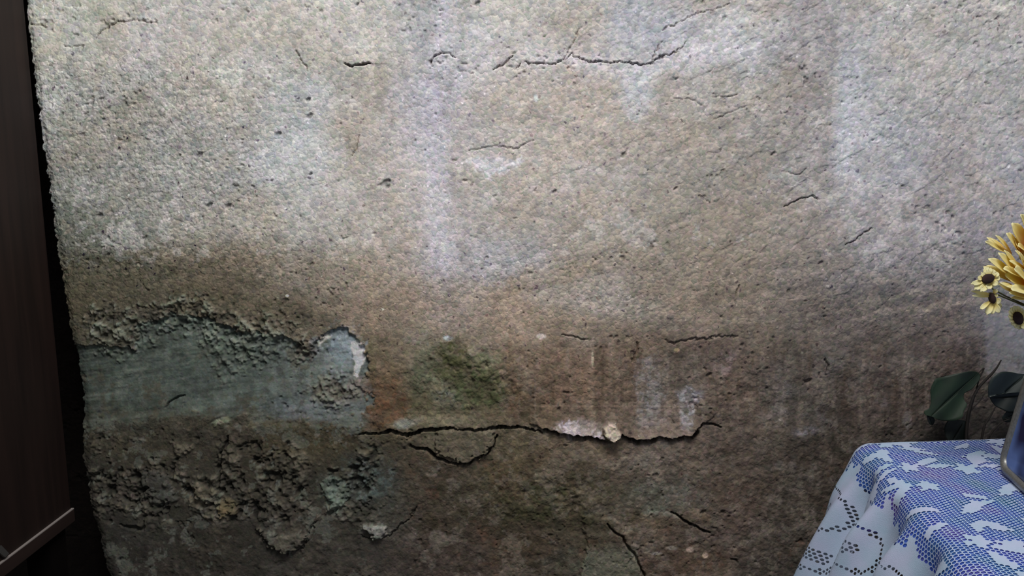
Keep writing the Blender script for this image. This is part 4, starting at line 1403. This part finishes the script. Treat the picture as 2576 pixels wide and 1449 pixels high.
def build_vase():
    m, _, _ = new_mat('white_ceramic', (0.65, 0.66, 0.68), 0.25)
    prof = [(0.028, 0.0), (0.034, 0.004), (0.042, 0.04), (0.044, 0.08), (0.034, 0.12), (0.022, 0.145), (0.026, 0.165), (0.023, 0.164), (0.019, 0.145), (0.030, 0.12), (0.039, 0.08), (0.037, 0.04), (0.028, 0.008), (0.0005, 0.007)]
    n = 32
    v, f = [], []
    for r, z in prof:
        for k in range(n):
            t = 2 * math.pi * k / n
            v.append(VASE + Vector((r * math.cos(t), r * math.sin(t), z)))
    for i in range(len(prof) - 1):
        for k in range(n):
            f.append((i * n + k, i * n + (k + 1) % n, (i + 1) * n + (k + 1) % n, (i + 1) * n + k))
    f.append(tuple(range(n))[::-1])
    o = mesh_obj('flower_vase', v, f, m)
    tag(o, 'white vase on the lace tablecloth holding the yellow flowers', 'vase')


build_vase()


# ------------------------------------------------------------------ leafy plant between table and wall
def build_plant():
    m, nt, b = new_mat('dark_green_leaf', (0.02, 0.06, 0.02), 0.62)
    tc = nt.nodes.new('ShaderNodeTexCoord')
    nz = nt.nodes.new('ShaderNodeTexNoise')
    nz.inputs['Scale'].default_value = 22
    nz.inputs['Detail'].default_value = 2
    cr = nt.nodes.new('ShaderNodeValToRGB')
    cr.color_ramp.elements[0].position = .35
    cr.color_ramp.elements[0].color = (0.008, 0.017, 0.009, 1)
    cr.color_ramp.elements[1].position = .7
    cr.color_ramp.elements[1].color = (0.018, 0.046, 0.018, 1)
    nt.links.new(tc.outputs['Object'], nz.inputs['Vector'])
    nt.links.new(nz.outputs['Fac'], cr.inputs[0])
    nt.links.new(cr.outputs[0], b.inputs['Base Color'])
    m2, _, _ = new_mat('blue_green_leaf', (0.018, 0.027, 0.024), 0.5)
    m3, _, _ = new_mat('dark_leaf', (0.007, 0.012, 0.010), 0.55)
    sm_, _, _ = new_mat('brown_stem', (0.016, 0.012, 0.010), 0.85)
    pot_m, _, _ = new_mat('clay_pot', (0.20, 0.09, 0.05), 0.85)
    soil_m, _, _ = new_mat('dark_soil', (0.02, 0.015, 0.01), 0.95)
    pc = Vector((0.87, -0.075, 0.0))
    root = empty('leafy_plant', pc, 'dark green leafy plant with brown stems growing behind the table against the wall', 'plant')
    n = 28
    prof = [(0.036, 0), (0.052, 0.10), (0.058, 0.10), (0.058, 0.118), (0.050, 0.118), (0.048, 0.10)]
    v, f = [], []
    for r, z in prof:
        for k in range(n):
            t = 2 * math.pi * k / n
            v.append(pc + Vector((r * math.cos(t), r * math.sin(t), z)))
    for i in range(len(prof) - 1):
        for k in range(n):
            f.append((i * n + k, i * n + (k + 1) % n, (i + 1) * n + (k + 1) % n, (i + 1) * n + k))
    f.append(tuple(range(n))[::-1])
    mesh_obj('pot', v, f, pot_m, root)
    v = [pc + Vector((0.0485 * math.cos(2 * math.pi * k / n), 0.0485 * math.sin(2 * math.pi * k / n), 0.101)) for k in range(n)]
    v += [p - Vector((0, 0, 0.01)) for p in v]
    mesh_obj('soil', v, [tuple(range(n)), tuple(range(n, 2 * n))[::-1]] + [(k, n + k, n + (k + 1) % n, (k + 1) % n) for k in range(n)], soil_m, root)

    def leaf(outline, rib, y, fold, mat, bend=0.004):
        """outline and midrib in photograph units, stood at depth y; the blade is folded along its midrib"""
        pts = smooth_path([Vector((x, z, 0)) for x, z in outline + outline[:1]], 3)[:-1]
        (x0, z0), (x1, z1) = rib
        rd = Vector((x1 - x0, z1 - z0, 0))
        rl_ = rd.length
        rd.normalize()
        rings = 7
        v, f = [], []
        M = len(pts)
        for k in range(rings + 1):
            s = k / rings
            for p in pts:
                t = max(0.06, min(0.94, (p - Vector((x0, z0, 0))).dot(rd) / rl_))
                q0 = Vector((x0, z0, 0)) + rd * (rl_ * t)
                q = q0.lerp(p, s)
                sd = (q - Vector((x0, z0, 0))).cross(rd).z
                yy = y - fold[0] * max(0, sd) / 50 - fold[1] * max(0, -sd) / 50 + bend * math.cos(q.x * .07 + q.y * .05)
                v.append(at_y(q.x, q.y, yy))
        for k in range(rings):
            for j in range(M):
                f.append((k * M + j, k * M + (j + 1) % M, (k + 1) * M + (j + 1) % M, (k + 1) * M + j))
        o = mesh_obj('leaf', v, f, mat, root)
        so = o.modifiers.new('thickness', 'SOLIDIFY')
        so.thickness = 0.0006
        pr = [at_y(x0 + (x1 - x0) * t, z0 + (z1 - z0) * t, y + bend * math.cos((x0 + (x1 - x0) * t) * .07 + (z0 + (z1 - z0) * t) * .05) - .0006) for t in np.linspace(0, 1, 8)]
        v, f = tube_geo(pr, 0.0004, 5)
        mesh_obj('midrib', v, f, mat, o)
        return o
    leaf([(2353, 953), (2372, 948), (2396, 942), (2420, 937), (2444, 934), (2462, 938), (2466, 952), (2455, 968), (2444, 980), (2426, 990), (2425, 1005), (2433, 1018), (2424, 1035), (2420, 1050),
          (2400, 1058), (2376, 1059), (2355, 1054), (2344, 1048), (2328, 1044), (2325, 1034), (2338, 1026), (2342, 1005), (2341, 980)], [(2460, 940), (2338, 1050)], -0.060, (0.012, 0.003), m)
    leaf([(2487, 1000), (2486, 975), (2492, 955), (2505, 942), (2525, 935), (2548, 937), (2562, 940), (2590, 946), (2592, 985), (2565, 988), (2530, 990), (2505, 994)], [(2580, 940), (2525, 992)], -0.062, (0.006, 0.006), m2)
    leaf([(2489, 999), (2505, 994), (2530, 990), (2560, 988), (2590, 985), (2596, 1010), (2570, 1035), (2540, 1038), (2520, 1030), (2505, 1022), (2496, 1012)], [(2590, 992), (2500, 1002)], -0.054, (0.003, 0.010), m3)
    leaf([(2520, 1050), (2532, 1036), (2560, 1020), (2590, 1015), (2590, 1040), (2560, 1058), (2530, 1062)], [(2590, 1025), (2524, 1056)], -0.050, (0.003, 0.003), m3)
    leaf([(2330, 1040), (2345, 1044), (2352, 1058), (2346, 1070), (2338, 1066), (2333, 1054)], [(2334, 1042), (2346, 1068)], -0.052, (0.003, 0.003), m3)
    leaf([(2385, 1058), (2410, 1056), (2430, 1060), (2436, 1085), (2430, 1115), (2400, 1118), (2380, 1100), (2376, 1075)], [(2425, 1062), (2395, 1112)], -0.046, (0.004, 0.004), m3)

    def st(pts, y, r):
        q = [at_y(x, z, y) for x, z in pts] + [pc + Vector((0.0, 0, 0.30)), pc + Vector((0, 0, 0.098))]
        pp = smooth_path(q, 6)
        v, f = tube_geo(pp, [r * (0.45 + 0.55 * min(1, i / 14)) for i in range(len(pp))], 7)
        mesh_obj('stem', v, f, sm_, root)
    st([(2519, 905), (2508, 924), (2495, 940), (2480, 955), (2462, 975), (2448, 1000), (2440, 1025), (2434, 1050), (2430, 1105), (2432, 1160)], -0.052, 0.0024)
    st([(2505, 1022), (2492, 1046), (2478, 1068), (2472, 1090), (2468, 1120), (2460, 1180)], -0.056, 0.0023)
    st([(2540, 1054), (2520, 1062), (2505, 1076), (2496, 1086), (2484, 1110), (2470, 1180)], -0.056, 0.0018)
    st([(2476, 992), (2462, 1012), (2448, 1026), (2436, 1044), (2434, 1100), (2436, 1160)], -0.046, 0.0014)
    st([(2462, 938), (2468, 932), (2475, 926), (2472, 935), (2464, 950), (2455, 985), (2440, 1040), (2432, 1110), (2436, 1180)], -0.048, 0.0014)


build_plant()
